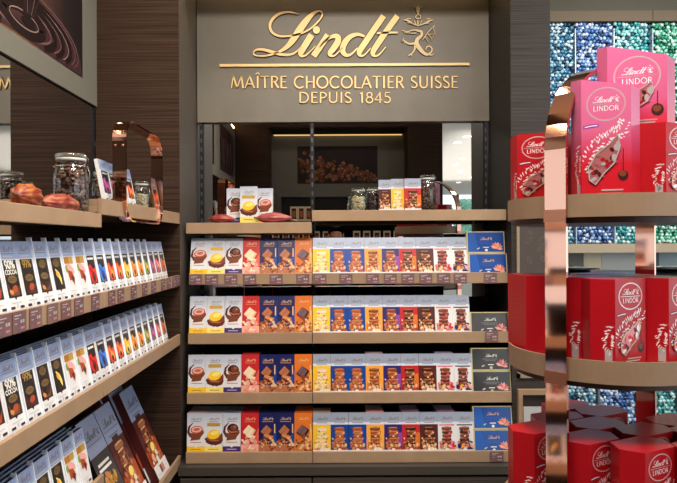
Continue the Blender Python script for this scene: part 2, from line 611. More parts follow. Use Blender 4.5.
steel_d = mat('slot_steel', (86, 88, 92), 0.4, 0.6)
upright(-0.648, YM - 0.002, 0.5, 2.19, 'black slotted upright at the mirror edge beside the side wall pier')
upright(-0.088, YM - 0.002, 0.5, 2.19, 'black slotted upright in front of the hazelnut picture reflection')
upright(0.790, YM - 0.002, 0.5, 2.19, 'black slotted upright at the mirror edge beside the grey pier')
b = MB()
b.box(XM + 0.001, XM + 0.007, YP - 0.026, YP - 0.008, 0.5, 2.10, black_metal)
b.box(XM + 0.0071, XM + 0.0085, YP - 0.022, YP - 0.012, 1.93, 1.95, steel)
tag(b.build('shelf_upright'), 'thin black upright in the room corner under the lightbox edge', 'shelf upright', 'black slotted shelf uprights')

# ------------------------------------------------------------------ sign
sg = empty('shop_sign', (0, YS, 2.1))
tag(sg, 'bronze sign panel with gold script wordmark, dragon crest and caption above the shelves', 'sign')
zb = W(345, 121.6, YS)[1]
b = MB()
b.box(XL + 0.004, XR - 0.004, YS, YM, zb, 2.95, sign_m)
p = b.build('panel', sg)
p.matrix_parent_inverse = Matrix.Translation((0, -YS, -2.1))


def sign_fn(u, v, l):
    x, z = W(u, -v, YS)
    return (x, YS - 0.0005 - l, z)


def sign_part(name, fill):
    b = MB()
    fill(b)
    o = b.build(name, sg)
    o.matrix_parent_inverse = Matrix.Translation((0, -YS, -2.1))
    return o


def neg(st, grow=0.0):
    return [(p[0], -p[1], p[2] + grow) for p in st]


def f_script(b):
    a0 = Art(b, sign_fn, 1)
    a1 = Art(b, sign_fn, 1)
    for st in SCRIPT:
        s_ = cat_rom(st, 4)
        a0.k = a1.k = 1
        a0.ribbon(neg(s_, 1.2), goldd_m, depth=0.006)
        a1.k = 3
        a1.ribbon(neg(s_), gold_m, depth=0.009)
    a0.k = 4
    for rr, m, dd in ((DOT[2] + 0.6, goldd_m, 0.006), (DOT[2], gold_m, 0.0095)):
        a = Art(b, lambda u, v, l, dd=dd: sign_fn(u, v, l + dd), 1)
        a.ell(DOT[0], -DOT[1], rr, rr * 1.05, m, n=18)


def f_crest(b):
    a0, a1 = Art(b, sign_fn, 1), Art(b, sign_fn, 1)
    for st in CREST:
        s_ = cat_rom(st, 3)
        a0.k = 1
        a0.ribbon(neg([(q[0], q[1], q[2] * 0.6) for q in s_], 0.9), goldd_m, depth=0.004)
        a1.k = 3
        a1.ribbon(neg([(q[0], q[1], q[2] * 0.55) for q in s_]), goldw_m, depth=0.008)


def f_rule(b):
    x0, z0 = W(220, 66, YS)
    x1, _ = W(469, 64.5, YS)
    b.box(x0, x1, YS - 0.012, YS - 0.0003, z0 - 0.0065, z0 + 0.0065, gold_m)


def f_caption(b):
    for s, c, base, h, wpx in (('MAÎTRE CHOCOLATIER SUISSE', (231, 458), 88.5, 12.2, 227), ('DEPUIS 1845', (298.5, 391), 103.2, 10.8, 92.5)):
        a = Art(b, sign_fn, 1)
        wx = wpx / (text_w(s) * h)
        text(a, s, (c[0] + c[1]) / 2, -base, h, goldd_m, wx=wx, depth=0.004, bold=1.0, grow=0.9)
        a.k = 3
        text(a, s, (c[0] + c[1]) / 2, -base, h, gold_m, wx=wx, depth=0.007, bold=1.0, mside=goldd_m, grow=0.15)


sign_part('script_wordmark', f_script)
sign_part('dragon_crest', f_crest)
sign_part('gold_rule', f_rule)
sign_part('caption', f_caption)

# LED strips hidden above sign and lightboxes
b = MB()
b.box(XL + 0.02, XR - 0.02, YS - 0.05, YS - 0.0005, 2.83, 2.838, led_m)
tag(b.build('led_strip'), 'warm light strip in the cove above the bronze sign', 'light strip')

# ------------------------------------------------------------------ picture lightboxes
pic_bg = ramp_mat('swirl_picture_backdrop', 'Y', [(0.75, (26, 18, 16)), (1.6, (70, 44, 36)), (2.1, (120, 84, 40)), (2.32, (74, 48, 40)), (2.5, (36, 28, 30)), (2.6, (30, 25, 28))], 0.35)
choc_pic = [mat('swirl_dark', (30, 20, 22), 0.25), mat('swirl_mid', (66, 42, 44), 0.25), mat('swirl_light', (112, 82, 80), 0.3), mat('swirl_white', (150, 124, 116), 0.3)]
lb = empty('picture_lightbox', (XM, 1.2, 2.08))
tag(lb, 'large grey-framed chocolate swirl picture high on the side wall', 'picture')
LBI = Matrix.Translation((-XM, -1.2, -2.08))
b = MB()
b.box(XM + 0.0005, -1.032, -0.475, 2.847, 2.105, 2.74, frame_grey, {'bottom': dark_panel})
o = b.build('frame', lb, 0.002)
o.matrix_parent_inverse = LBI


def side_fn(u, v, l):
    return (-1.0315 + l, u * 1.032, 1.5 + (v - 1.5) * 1.032)


def clip_y(pts):
    return [p for p in pts if 0.76 < p[0] < 2.585 and 2.178 < p[1] < 2.59]


b = MB()
a = Art(b, side_fn)
a.rect(0.75, 2.595, 2.17, 2.60, pic_bg)
# pool of chocolate with ripples
pool = [(0.76, 2.175), (2.585, 2.175), (2.575, 2.22)] + [(2.10 + 0.47 * math.cos(q), 2.215 + 0.135 * math.sin(q)) for q in (R(i) for i in range(10, 175, 8))] + [(1.2, 2.26), (0.76, 2.30)]
a.poly(pool, choc_pic[1])


def rings(cx, cz, lst):
    for k, (rx, rz, w, m) in enumerate(lst):
        pts = [(cx + rx * math.cos(q), cz + rz * math.sin(q)) for q in (2 * PI * i / 48 for i in range(48))]
        seg = []
        for p in pts + pts[:1]:
            if 0.77 < p[0] < 2.58 and 2.185 < p[1] < 2.585:
                seg.append(p)
            else:
                if len(seg) > 2:
                    a.ribbon([(q[0], q[1]) for q in seg], m, w)
                seg = []
        if len(seg) > 2:
            a.ribbon(seg, m, w)


rings(2.10, 2.235, [(0.45, 0.115, 0.005, choc_pic[2]), (0.42, 0.104, 0.004, choc_pic[2]), (0.38, 0.094, 0.022, choc_pic[0]), (0.355, 0.088, 0.004, choc_pic[3]), (0.31, 0.078, 0.026, choc_pic[0]), (0.285, 0.071, 0.005, choc_pic[2]), (0.24, 0.060, 0.03, choc_pic[0]), (0.20, 0.050, 0.008, choc_pic[2]), (0.14, 0.036, 0.04, choc_pic[0]), (0.10, 0.026, 0.004, choc_pic[3])])
rings(1.35, 2.23, [(0.24, 0.045, 0.012, choc_pic[2]), (0.19, 0.036, 0.018, choc_pic[0]), (0.14, 0.027, 0.01, choc_pic[3]), (0.08, 0.016, 0.016, choc_pic[0])])
a.poly([(2.09, 2.25), (2.17, 2.26), (2.27, 2.595), (2.03, 2.595)], choc_pic[0])
for k in range(5):
    a.ribbon([(2.105 + 0.014 * k, 2.265), (2.08 + 0.04 * k, 2.40), (2.055 + 0.05 * k, 2.59)], choc_pic[2 if k % 2 else 1], 0.004)
a.ell(2.13, 2.235, 0.05, 0.016, choc_pic[0], 0, 18)
o = b.build('picture', lb)
o.matrix_parent_inverse = LBI
b = MB()
a = Art(b, side_fn)
a.rect(-0.38, 0.46, 2.17, 2.60, mat('bars_picture_ground', (58, 36, 32), 0.35))
for k in range(7):
    y = -0.32 + 0.11 * k
    a.poly([(y, 2.2 + 0.02 * (k % 3)), (y + 0.09, 2.24), (y + 0.1, 2.45 + 0.03 * (k % 2)), (y + 0.02, 2.5)], choc_pic[k % 2])
    a.ribbon([(y + 0.02, 2.48), (y + 0.06, 2.36), (y + 0.09, 2.25)], choc_pic[3], 0.009)
o = b.build('picture', lb)
o.matrix_parent_inverse = LBI
b = MB()
b.box(XM + 0.001, -1.034, -0.45, 2.8, 2.7405, 2.748, emit_mat('cove_led', (255, 222, 176), 70.0))
tag(b.build('led_strip'), 'warm light strip along the top of the side wall lightbox', 'light strip')

# opposite alcove lightbox with hazelnut picture (reflected in the back mirror)
lb2 = empty('picture_lightbox', (0.1, -0.88, 2.08))
tag(lb2, 'grey lightbox with hazelnut picture reflected in the back mirror', 'picture')
I2 = Matrix.Translation((-0.1, 0.88, -2.08))
b = MB()
b.box(XL + 0.001, 0.858, -0.88, -0.85, 2.02, 2.74, frame_grey)
o = b.build('frame', lb2)
o.matrix_parent_inverse = I2
b = MB()


def front_fn(u, v, l):
    return (-u, -0.849 + l, v)


a = Art(b, front_fn)
a.rect(-0.55, 0.37, 2.17, 2.60, mat('nut_picture_ground', (38, 28, 28), 0.35))
rng = random.Random(5)
nutc = [mat('nut_a', (118, 66, 42), 0.35), mat('nut_b', (150, 92, 60), 0.35), mat('nut_c', (84, 48, 34), 0.35), mat('nut_d', (190, 140, 104), 0.4)]
for k in range(150):
    u = rng.uniform(-0.53, 0.35)
    top = 2.40 + 0.14 * math.sin((u + 0.45) * 3.3 + 0.6)
    uu = -u
    top = 2.56 - 0.30 * ((uu + 0.37) / 0.92) ** 1.2 if uu > -0.37 else 2.56
    v = rng.uniform(2.195, max(top, 2.24))
    r_ = rng.uniform(0.018, 0.032)
    m = rng.choice(nutc[:3])
    a.ell(u, v, r_, r_ * 0.9, m, rng.uniform(0, 3), 10)
    a.ell(u - r_ * 0.25, v + r_ * 0.3, r_ * 0.45, r_ * 0.3, rng.choice(nutc[1:]), 0.5, 7)
o = b.build('picture', lb2)
o.matrix_parent_inverse = I2
b = MB()
b.box(XL + 0.03, 0.83, -0.8495, -0.82, 2.722, 2.73, emit_mat('dim_warm_led', (255, 205, 130), 1.6))
tag(b.build('led_strip'), 'warm light strip above the reflected hazelnut picture', 'light strip')

# ------------------------------------------------------------------ chocolate packs
rndm = random.Random(11)


def nuts(a, cx, cz_, w, h, n, mats, seed=1, r=(0.004, 0.009)):
    g = random.Random(seed)
    for _ in range(n):
        q = g.uniform(*r)
        a.ell(cx + g.uniform(-w, w) / 2, cz_ + g.uniform(-h, h) / 2, q, q * g.uniform(0.55, 0.9), g.choice(mats), g.uniform(0, 3), 7)


def choc_stack(a, cx, z0, zt, w, dark, mid, light, seed=1, n=5):
    g = random.Random(seed)
    h = (zt - z0) / n
    for k in range(n):
        z = z0 + h * k
        ww = w * (0.86 + 0.14 * g.random()) / 2
        o = g.uniform(-0.05, 0.05) * w
        a.poly([(cx + o - ww, z + h * .25), (cx + o - ww * .8, z), (cx + o + ww * .8, z - h * .05), (cx + o + ww, z + h * .3), (cx + o + ww * .9, z + h * .85), (cx + o, z + h), (cx + o - ww * .92, z + h * .8)], mid if k % 2 else dark)
        a.poly([(cx + o - ww * .8, z + h * .62), (cx + o + ww * .8, z + h * .66), (cx + o + ww * .7, z + h * .88), (cx + o - ww * .7, z + h * .84)], light)


BW, BH, BT = 0.0785, 0.178, 0.019


def pack_base(Wd, H, T, front, side, top, bottom=None):
    b = MB()
    b.box(-Wd / 2, Wd / 2, 0, T, 0, H, side, {'front': front, 'top': top})
    return b, Art(b, lambda u, v, l: (u, -l, v))


def mk_filled(kind):
    """white cartons with a filled chocolate cup"""
    ground = {'praline': ramp_mat('carton_white_silver', 'Z', [(0, (226, 223, 220)), (0.09, (224, 222, 222)), (0.178, (176, 182, 198))])}
    g = ground['praline']
    flap = {'praline': AMBR, 'lemon': mat('flap_bronze', (112, 84, 36), 0.4), 'truffle': mat('flap_plum', (48, 36, 52), 0.4)}[kind]
    b, a = pack_base(BW, BH, BT, g, OFFW, flap)
    band = {'praline': YEL, 'lemon': YELL, 'truffle': PURP}[kind]
    a.rect(-BW / 2, BW / 2, 0.0, 0.034, band)
    lower = a.fn
    a.fn = lambda u, v, l: lower(u * 1.12, 0.092 + (v - 0.088) * 1.1 if v < 0.135 and v > 0.03 else v, l)
    wordmark(a, -0.022, 0.148, 0.044, LOGOG)
    a.rect(-0.018, 0.018, 0.141, 0.1435, LINE)
    if kind == 'lemon':
        a.rect(-0.026, 0.026, 0.114, 0.128, GOLDP)
        a.poly([(-0.034, 0.07), (-0.03, 0.05), (0, 0.037), (0.03, 0.046), (0.037, 0.062), (0.034, 0.09), (0.02, 0.075), (0, 0.07)], BRN)
        a.ell(0, 0.082, 0.026, 0.019, YEL, 0.2)
        a.ell(0.004, 0.088, 0.017, 0.009, YELL, 0.2)
        a.ribbon([(-0.034, 0.066, .006), (-0.02, 0.05, .01), (0.012, 0.046, .01), (0.036, 0.06, .006)], MAROON)
        a.ribbon([(-0.028, 0.074, .003), (-0.012, 0.06, .004), (0.02, 0.058, .004)], BRNL)
    else:
        a.ribbon([(-0.012, 0.128, .003), (-0.027, 0.112, .008), (-0.030, 0.092, .010), (-0.02, 0.076, .012), (0.0, 0.068, .012)], MAROON)
        a.poly([(-0.028, 0.09), (-0.018, 0.07), (-0.022, 0.058), (0.016, 0.062), (0.02, 0.072), (0.032, 0.088), (0.03, 0.1), (0, 0.085)], BRN)
        if kind == 'praline':
            a.ell(0.003, 0.101, 0.025, 0.016, RUST, 0.1)
            a.ell(0.003, 0.102, 0.021, 0.012, PINKL, 0.1)
            a.ell(0.003, 0.1025, 0.013, 0.006, BRNL, 0.1)
        else:
            a.ell(0.004, 0.104, 0.023, 0.021, BRND, 0.1)
            a.ell(0.008, 0.108, 0.014, 0.012, BRN, 0.1)
            a.ell(0.012, 0.112, 0.005, 0.004, BRNL, 0.1)
            a.ribbon([(-0.018, 0.1, .005), (0, 0.09, .007), (0.024, 0.094, .004)], BRNL)
        a.rect(-0.022, 0.022, 0.050, 0.0525, BRNL)
    a.fn = lower
    a.ell(0, 0.035, 0.006, 0.006, WHITE, 0, 10)
    a.rect(-0.022, 0.022, 0.020, 0.023, GREYP if kind == 'truffle' else AMBR)
    return b.build('chocolate_carton')


def mk_square(kind):
    """coloured cartons with a tilted chocolate square over nuts"""
    col = {'red': REDP, 'navy': NAVY, 'orange': ORNG}[kind]
    lo = {'red': mat('print_coral', (226, 92, 70), 0.4), 'navy': BLUE, 'orange': ORNL}[kind]
    flap = {'red': REDD, 'navy': mat('flap_navy', (16, 20, 52), 0.4), 'orange': RUST}[kind]
    b, a = pack_base(BW, BH, BT, col, col, flap)
    a.poly([(0.005, 0), (BW / 2, 0), (BW / 2, 0.115), (0.02, 0.07)], lo)
    wordmark(a, -0.023, 0.147, 0.048, NUTL)
    a.rect(-0.024, 0.024, 0.139, 0.142, NUT)
    if kind != 'red':
        a.rect(0.029, 0.034, 0.09, 0.13, NUTL)
    g = {'red': [PINKL, CREAM, NUTL, mat('print_salmon', (238, 140, 116), 0.4)], 'navy': [BRNL, NUT, RUST, BRN, NUTL], 'orange': [NUT, BRN, RUST, ORNG, NUTL]}[kind]
    a.rect(-BW / 2, BW / 2, 0, 0.042, g[0])
    nuts(a, 0, 0.032, 0.068, 0.06, 46, g, {'red': 3, 'navy': 4, 'orange': 8}[kind], (0.004, 0.009))
    top, edge = {'red': (CREAM, NUTL), 'navy': (BRNL, MAROON), 'orange': (mat('print_cocoa_grey', (112, 84, 92), 0.4), BRND)}[kind]
    a.poly([(-0.031, 0.092), (0.005, 0.068), (0.027, 0.104), (-0.004, 0.126)], edge)
    a.poly([(-0.031, 0.097), (-0.002, 0.075), (0.018, 0.104), (-0.005, 0.127)], top)
    a.ribbon([(-0.018, 0.086), (0.006, 0.115)], edge, 0.0015)
    a.poly([(-0.018, 0.075), (0.02, 0.066), (0.026, 0.078), (-0.014, 0.088)], g[1])
    nuts(a, 0, 0.062, 0.05, 0.022, 14, g, 5, (0.004, 0.008))
    return b.build('chocolate_carton')


STK = {
    'yellow': (YEL, AMBR, (CREAM, YELL, NUTL), [NUT, NUTL, YELL, CREAM], None),
    'blue': (BLUE, BLACKP, (RUST, BRNL, NUT), [NUT, NUTL, BRNL, RUST], None),
    'orange': (ORNL, ORNG, (BRN, RUST, NUT), [NUT, NUTL, ORNG, CREAM], None),
    'violet': (mat('print_indigo', (46, 36, 110), 0.38), BLACKP, (BRN, RUST, NUT), [NUT, NUTL, BRNL, RUST], VIOL),
    'red': (REDP, REDD, (BRND, BRN, BRNL), [NUT, NUTL, BRN, RUST], ORNG),
    'brown': (MAROON, BLACKP, (BRND, BRN, BRNL), [NUT, NUTL, BRNL, CREAM], None),
    'raspberry': (WHITE, mat('flap_crimson', (156, 30, 66), 0.4), (BRN, MAROON, BRNL), [PINK, REDP, PINKL, GREENP, NUTL], None),
    'blueberry': (WHITE, BLACKP, (BRN, MAROON, BRNL), [NAVY, PINKL, NUT, PURP, ORNL], None),
}


def mk_stack(kind, name='chocolate_carton', scale=1.0):
    """cartons with silver head and a stack of chocolate pieces"""
    col, flap, (d, m_, l), ng, glow = STK[kind]
    b, a = pack_base(BW, BH, BT, col, SILV if kind in ('raspberry', 'blueberry') else col, flap)
    a.rect(-BW / 2, BW / 2, 0.126, BH, SILV)
    a.rect(-BW / 2, BW / 2, 0.1255, 0.136, mat('print_pale_silver', (216, 218, 226), 0.35))
    wordmark(a, -0.024, 0.146, 0.05, LOGOG)
    a.rect(-0.024, 0.024, 0.132, 0.1345, LINE)
    if kind in ('raspberry', 'blueberry'):
        a.rect(-0.034, 0.034, 0.119, 0.1245, PINK if kind == 'raspberry' else SLATE)
    if glow:
        a.poly([(0.012, 0.03), (BW / 2, 0.03), (BW / 2, 0.09), (0.02, 0.09)], glow)
    nuts(a, 0, 0.042, 0.064, 0.05, 26, ng, 7, (0.004, 0.009))
    choc_stack(a, 0, 0.036, 0.116, 0.047, d, m_, l, {'yellow': 2}.get(kind, 4))
    nuts(a, 0, 0.07, 0.042, 0.07, 16, ng[:2] + [d], 9, (0.003, 0.006))
    nuts(a, 0, 0.03, 0.060, 0.026, 16, ng, 13, (0.005, 0.010))
    if kind in ('raspberry', 'blueberry'):
        nuts(a, 0.0, 0.024, 0.066, 0.026, 9, ng[:3], 21, (0.007, 0.011))
    a.ell(0, 0.018, 0.008, 0.006, WHITE, 0, 10)
    a.rect(-BW / 2, BW / 2, 0.0, 0.0165, OFFW)
    return b.build(name)


EXC = ['orange85', 'white90', 'gold99', 'gold95', 'almond', 'fruit', 'fruit', 'red', 'blue', 'flame', 'flame', 'yellow', 'amber', 'amber', 'lime', 'violet', 'pink', 'orange']
EXD = {
    'orange85': 'with white percentage and glowing orange cocoa', 'white90': 'with white 90% lettering on black', 'gold99': 'with gold 99% lettering on black',
    'gold95': 'with dull gold emblem on black', 'almond': 'with pale almond curl on black', 'fruit': 'with split cocoa fruit on white',
    'red': 'with red swirl on black', 'blue': 'with blue swirl on black', 'flame': 'with flame-orange fruit on black', 'yellow': 'with yellow fruit on black',
    'amber': 'with amber fruit on black', 'lime': 'with lime-green fruit on black', 'violet': 'with violet flower on black', 'pink': 'with pink berry on black', 'orange': 'with orange glow on black'}


def mk_exc(kind):
    """slim dark-chocolate bars: silver head, black picture, white foot"""
    w, H = 0.0775, 0.182
    b, a = pack_base(w, H, 0.012, WHITE, WHITE, BLACKP)
    a.rect(-w / 2, w / 2, 0.142, H, SILVB)
    wordmark(a, -0.026, 0.158, 0.054, LOGOG)
    a.rect(-0.030, 0.030, 0.1535, 0.155, LINE)
    a.rect(-0.022, 0.022, 0.1465, 0.149, GREYP)
    x0, x1 = -0.030, 0.030
    whole = a.fn
    a.fn = lambda u, v, l: whole(u, 0.056 + (v - 0.034) * 0.8936, l)
    if kind == 'fruit':
        a.rect(x0, x1, 0.106, 0.128, GOLDP)
        a.rect(x0, 0.002, 0.108, 0.126, AMBR)
        a.ell(-0.018, 0.092, 0.012, 0.012, GREENP)
        a.ell(0.006, 0.09, 0.025, 0.012, PINKL, -0.5)
        a.poly([(-0.016, 0.088), (0.01, 0.082), (0.022, 0.06), (0.012, 0.04), (0.002, 0.058), (-0.012, 0.055)], RUST)
        a.poly([(0.0, 0.07), (0.014, 0.066), (0.016, 0.048), (0.004, 0.052)], MAROON)
        a.rect(-0.016, 0.016, 0.022, 0.0245, GREYP)
    else:
        a.rect(x0, x1, 0.034, 0.128, BLACKP)
        a.poly([(-0.006, 0.0345), (0.006, 0.0345), (0, 0.027)], BLACKP)
        if kind == 'white90':
            text(a, '90%', 0, 0.106, 0.021, LOGOW, bold=1.9, sp=0.02, wx=0.95)
            text(a, 'COCOA', 0, 0.092, 0.011, LOGOW, bold=1.7, sp=0.02)
        elif kind == 'orange85':
            text(a, '85%', 0, 0.106, 0.021, LOGOW, bold=1.9, sp=0.02, wx=0.95)
            text(a, 'COCOA', 0, 0.092, 0.011, LOGOW, bold=1.7, sp=0.02)
        elif kind == 'gold99':
            text(a, '99%', 0, 0.106, 0.02, GOLDP, bold=1.4, sp=0.02, wx=0.95)
        elif kind in ('gold95', 'almond'):
            a.ell(0, 0.112, 0.018, 0.012, mat('print_old_gold', (120, 92, 50), 0.4))
            for zz in (0.106, 0.110, 0.114, 0.118):
                a.rect(-0.014, 0.014, zz, zz + 0.0012, BLACKP)
        else:
            a.rect(-0.022, 0.022, 0.114, 0.121, {'red': LOGOW}.get(kind, GREYP))
        if kind in ('orange85', 'white90', 'gold99', 'gold95'):
            if kind != 'orange85':
                a.ell(0, 0.079, 0.02, 0.010, mat('print_old_gold', (120, 92, 50), 0.4))
                a.rect(-0.015, 0.015, 0.0765, 0.0778, BLACKP)
                a.rect(-0.015, 0.015, 0.0805, 0.0818, BLACKP)
            a.poly([(-0.026, 0.07), (-0.014, 0.052), (0.0, 0.058), (0.014, 0.05), (0.027, 0.066), (0.018, 0.038), (-0.02, 0.038)], {'orange85': RUST, 'white90': mat('print_umber', (110, 66, 38), 0.4), 'gold99': MAROON, 'gold95': mat('print_umber', (110, 66, 38), 0.4)}[kind])
            a.ell(0.004, 0.055, 0.013, 0.009, RUST if kind != 'gold95' else BRND, 0.3)
            a.ell(-0.014, 0.048, 0.009, 0.006, {'orange85': ORNG, 'gold99': BRND}.get(kind, NUT), -0.4)
        elif kind == 'almond':
            a.ribbon([(-0.012, 0.094, .004), (0.002, 0.08, .012), (0.01, 0.062, .012), (0.012, 0.048, .003)], YELL)
            a.ell(-0.004, 0.078, 0.007, 0.011, ORNL, 0.5)
        else:
            c1, c2 = {'red': (mat('print_scarlet', (226, 36, 34), 0.35), REDD), 'blue': (SKYB, BLUE), 'flame': (mat('print_flame', (232, 76, 40), 0.4), ORNL), 'yellow': (YEL, YELL), 'amber': (ORNL, ORNG), 'lime': (GREENP, YEL), 'violet': (VIOL, PINK), 'pink': (PINK, PINKL), 'orange': (ORNG, RUST)}[kind]
            a.poly([(-0.029, 0.09), (-0.008, 0.1), (0.006, 0.082), (0.028, 0.088), (0.029, 0.06), (0.018, 0.038), (-0.012, 0.036), (-0.026, 0.06)], c1)
            a.ell(0.006, 0.058, 0.013, 0.017, c2, 0.4)
            a.ribbon([(-0.02, 0.088, .004), (0.0, 0.07, .008), (0.012, 0.046, .004)], c2)
            a.ell(0.004, 0.05, 0.008, 0.011, BRND, 0.4)
        a.rect(-0.024, 0.024, 0.020, 0.0225, GREYP)
    # black dashes at the foot
    a.fn = whole
    a.rect(-0.03, -0.012, 0.031, 0.0365, BLACKP)
    a.rect(0.012, 0.03, 0.031, 0.0365, BLACKP)
    a.ell(0, 0.037, 0.004, 0.005, GREYP, 0, 8)
    return b.build('chocolate_bar')


def mk_gift(kind):
    w, H, T = 0.175, 0.1, 0.03
    col = BOXBL if kind == 'blue' else BOXBK
    b, a = pack_base(w, H, T, BOXGD, BOXGD, BOXGD)
    a.rect(-w / 2 + 0.006, w / 2 - 0.004, 0.005, H - 0.004, col)
    lite = mat('box_light_blue', (40, 92, 174), 0.25) if kind == 'blue' else mat('box_light_grey', (112, 116, 120), 0.25)
    a.poly([(-0.078, 0.005), (-0.03, 0.005), (-0.05, H - 0.004), (-0.078, H - 0.004)], lite if kind == 'blue' else BOXBK)
    wordmark(a, -0.024, 0.060, 0.054, LOGOW if kind == 'black' else NUTL)
    a.rect(-0.036, 0.034, 0.049, 0.0525, lite)
    a.rect(-0.024, 0.024, 0.042, 0.045, lite)
    a.rect(-0.012, 0.014, 0.024, 0.028, WHITE)
    pet = [PINKL, mat('petal_peach', (232, 158, 118), 0.4), mat('petal_coral', (222, 120, 84), 0.4)] if kind == 'blue' else [PINKL, mat('petal_rose', (212, 136, 130), 0.4), mat('petal_wine', (176, 92, 88), 0.4)]
    for k in range(7):
        q = R(-10 + 28 * k)
        cx, cz_ = 0.05, 0.022
        dx, dz = math.cos(q), math.sin(q)
        L = 0.03
        a.poly([(cx - dz * 0.004, cz_ + dx * 0.004), (cx + dx * L * .55 - dz * 0.008, cz_ + dz * L * .55 + dx * 0.008), (min(cx + dx * L, 0.078), cz_ + dz * L), (cx + dx * L * .55 + dz * 0.006, cz_ + dz * L * .55 - dx * 0.006), (cx + dz * 0.004, cz_ - dx * 0.004)], pet[k % 3])
    a.ribbon([(-0.04, 0.018, .006), (-0.028, 0.024, .004)], GREYP)
    a.ell(0.002, 0.013, 0.007, 0.006, BOXGD if kind == 'black' else WHITE, 0, 10)
    return b.build('chocolate_gift_box')


# ------------------------------------------------------------------ back shelves
ROWZ = [1.3594, 1.0940, 0.8326, 0.5777]
ROWY = [2.893, 2.868, 2.840, 2.812]
LEAN = [R(13), R(11), R(6), R(5)]
ORD = ['first', 'second', 'third', 'fourth', 'fifth', 'sixth', 'seventh', 'eighth', 'ninth']
TIER = ['top tier', 'second tier', 'third tier', 'bottom tier']
SEC = [(-0.639, -0.0825), (-0.0800, 0.799)]
NOSE_H, NOSE_T = 0.049, 0.014


def back_shelf(x0, x1, yn, zt, label, name='display_shelf', drop=0.019):
    t = empty(name, ((x0 + x1) / 2, yn, zt))
    tag(t, label, 'shelf', 'tan fronted shelves of the back wall')
    inv = Matrix.Translation((-(x0 + x1) / 2, -yn, -zt))
    b = MB()
    b.box(x0, x1, yn, yn + NOSE_T, zt - NOSE_H, zt, nose_m)
    o = b.build('front_edge', t, 0.0015)
    o.matrix_parent_inverse = inv
    b = MB()
    b.box(x0, x1, yn + NOSE_T + 0.0005, YM - 0.016, zt - drop - 0.016, zt - drop, board_m)
    o = b.build('board', t)
    o.matrix_parent_inverse = inv
    for xx in (x0 + 0.004, x1 - 0.008) if zt > .6 else ():
        b = MB()
        b.box(xx, xx + 0.004, yn + 0.09, YM - 0.016, zt - drop - 0.046, zt - drop - 0.0165, black_metal)
        o = b.build('bracket', t)
        o.matrix_parent_inverse = inv
    return t


SIDE = ['narrow seven-carton', 'wide nine-carton']
for r in range(4):
    for s in range(2):
        back_shelf(SEC[s][0], SEC[s][1] + (0.004 if s else 0), ROWY[r], ROWZ[r], f'tan {SIDE[s]} shelf section of the {TIER[r]} below the mirror')
TOPZ = [1.590, 1.644]
back_shelf(-0.652, -0.083, 2.90, TOPZ[0], 'tan ledge shelf under the three upright white cartons and cocoa pods', drop=0.0075)
back_shelf(-0.081, 0.80, 2.90, TOPZ[1], 'tan ledge shelf under the small jars and three nut cartons', drop=0.0075)

LEFTK = [('f', 'praline', 'white carton with pink-filled chocolate cup'), ('f', 'lemon', 'white carton with yellow cream cup under gold label'),
         ('f', 'truffle', 'white carton with dark truffle cup over purple band'), ('s', 'red', 'red carton with white chocolate square and nuts'),
         ('s', 'navy', 'navy carton with brown chocolate square'), ('s', 'navy', 'navy carton with brown chocolate square'), ('s', 'orange', 'orange carton with dark chocolate square and nuts')]
RIGHTK = [('k', 'yellow', 'silver-topped yellow carton with white chocolate stack'), ('k', 'blue', 'silver-topped blue carton with nut chocolate stack'), ('k', 'blue', 'silver-topped blue carton with nut chocolate stack'),
          ('k', 'orange', 'silver-topped orange carton with nut chocolate stack'), ('k', 'violet', 'silver-topped indigo carton with nut chocolate stack'), ('k', 'red', 'silver-topped red carton with dark nut stack'),
          ('k', 'brown', 'silver-topped dark brown carton with nut stack'), ('k', 'raspberry', 'white carton with raspberries and pink stripe'), ('k', 'blueberry', 'white carton with blueberries and dark stripe')]
MK = {'f': mk_filled, 's': mk_square, 'k': mk_stack}


def carton(spec):
    return PR.get(spec[:2], lambda: MK[spec[0]](spec[1]))


QUEUE = {2: {3: 3, 10: 3, 14: 3}, 3: {0: 6, 1: 6, 2: 6, 3: 6, 4: 5, 5: 5, 6: 6, 7: 4, 10: 6, 12: 6, 14: 6}}
pitchL, pitchR = (SEC[0][1] - SEC[0][0]) / 7, 0.0791
jit = random.Random(3)
for r in range(4):
    for i, spec in enumerate(LEFTK + RIGHTK):
        x = SEC[0][0] + pitchL * (i + .5) if i < 7 else SEC[1][0] + pitchR * (i - 7 + .5)
        z = ROWZ[r] - 0.0135
        y = ROWY[r] + NOSE_T + 0.004
        extra = {4: ' beside the red one', 5: ' beside the orange one', 8: ' beside the yellow one', 9: ' beside the orange one'}.get(i, '')
        n = 1 + QUEUE.get(r, {}).get(i, 0)
        for q in range(n):
            o = carton(spec)
            o.location = (x + jit.uniform(-.0006, .0006), y + q * 0.0196, z)
            o.rotation_euler = (-LEAN[r], 0, jit.uniform(-.012, .012) if q == 0 else 0)
            pl = f', {TIER[r]}' if q == 0 else f', {ORD[q]} in queue, {TIER[r]}'
            tag(o, spec[2] + extra + pl, 'chocolate carton', f'chocolate cartons on the {TIER[r]} of the back wall')

# gift boxes at the right end
for r, kind, cnt in ((0, 'blue', 2), (1, 'black', 1), (2, 'black', 2), (3, 'blue', 2)):
    for k in range(cnt):
        o = PR.get(('gift', kind), lambda: mk_gift(kind))
        y = ROWY[r] + NOSE_T + 0.003 + k * (0.022 if r in (0,) else 0.016)
        o.location = (0.7195 - (0.005 if k and r == 0 else 0.0), y, ROWZ[r] - 0.0138 + k * 0.1005)
        o.rotation_euler = (-R(9), 0, 0)
        lab = f'{kind} boxed chocolates with almond flower, ' + (('upper one' if k else 'lower one') + f' of the pair at the {TIER[r]} end' if cnt == 2 else f'lying alone at the {TIER[r]} end')
        tag(o, lab, 'box of chocolates', 'boxed chocolates at the end of the tiers')

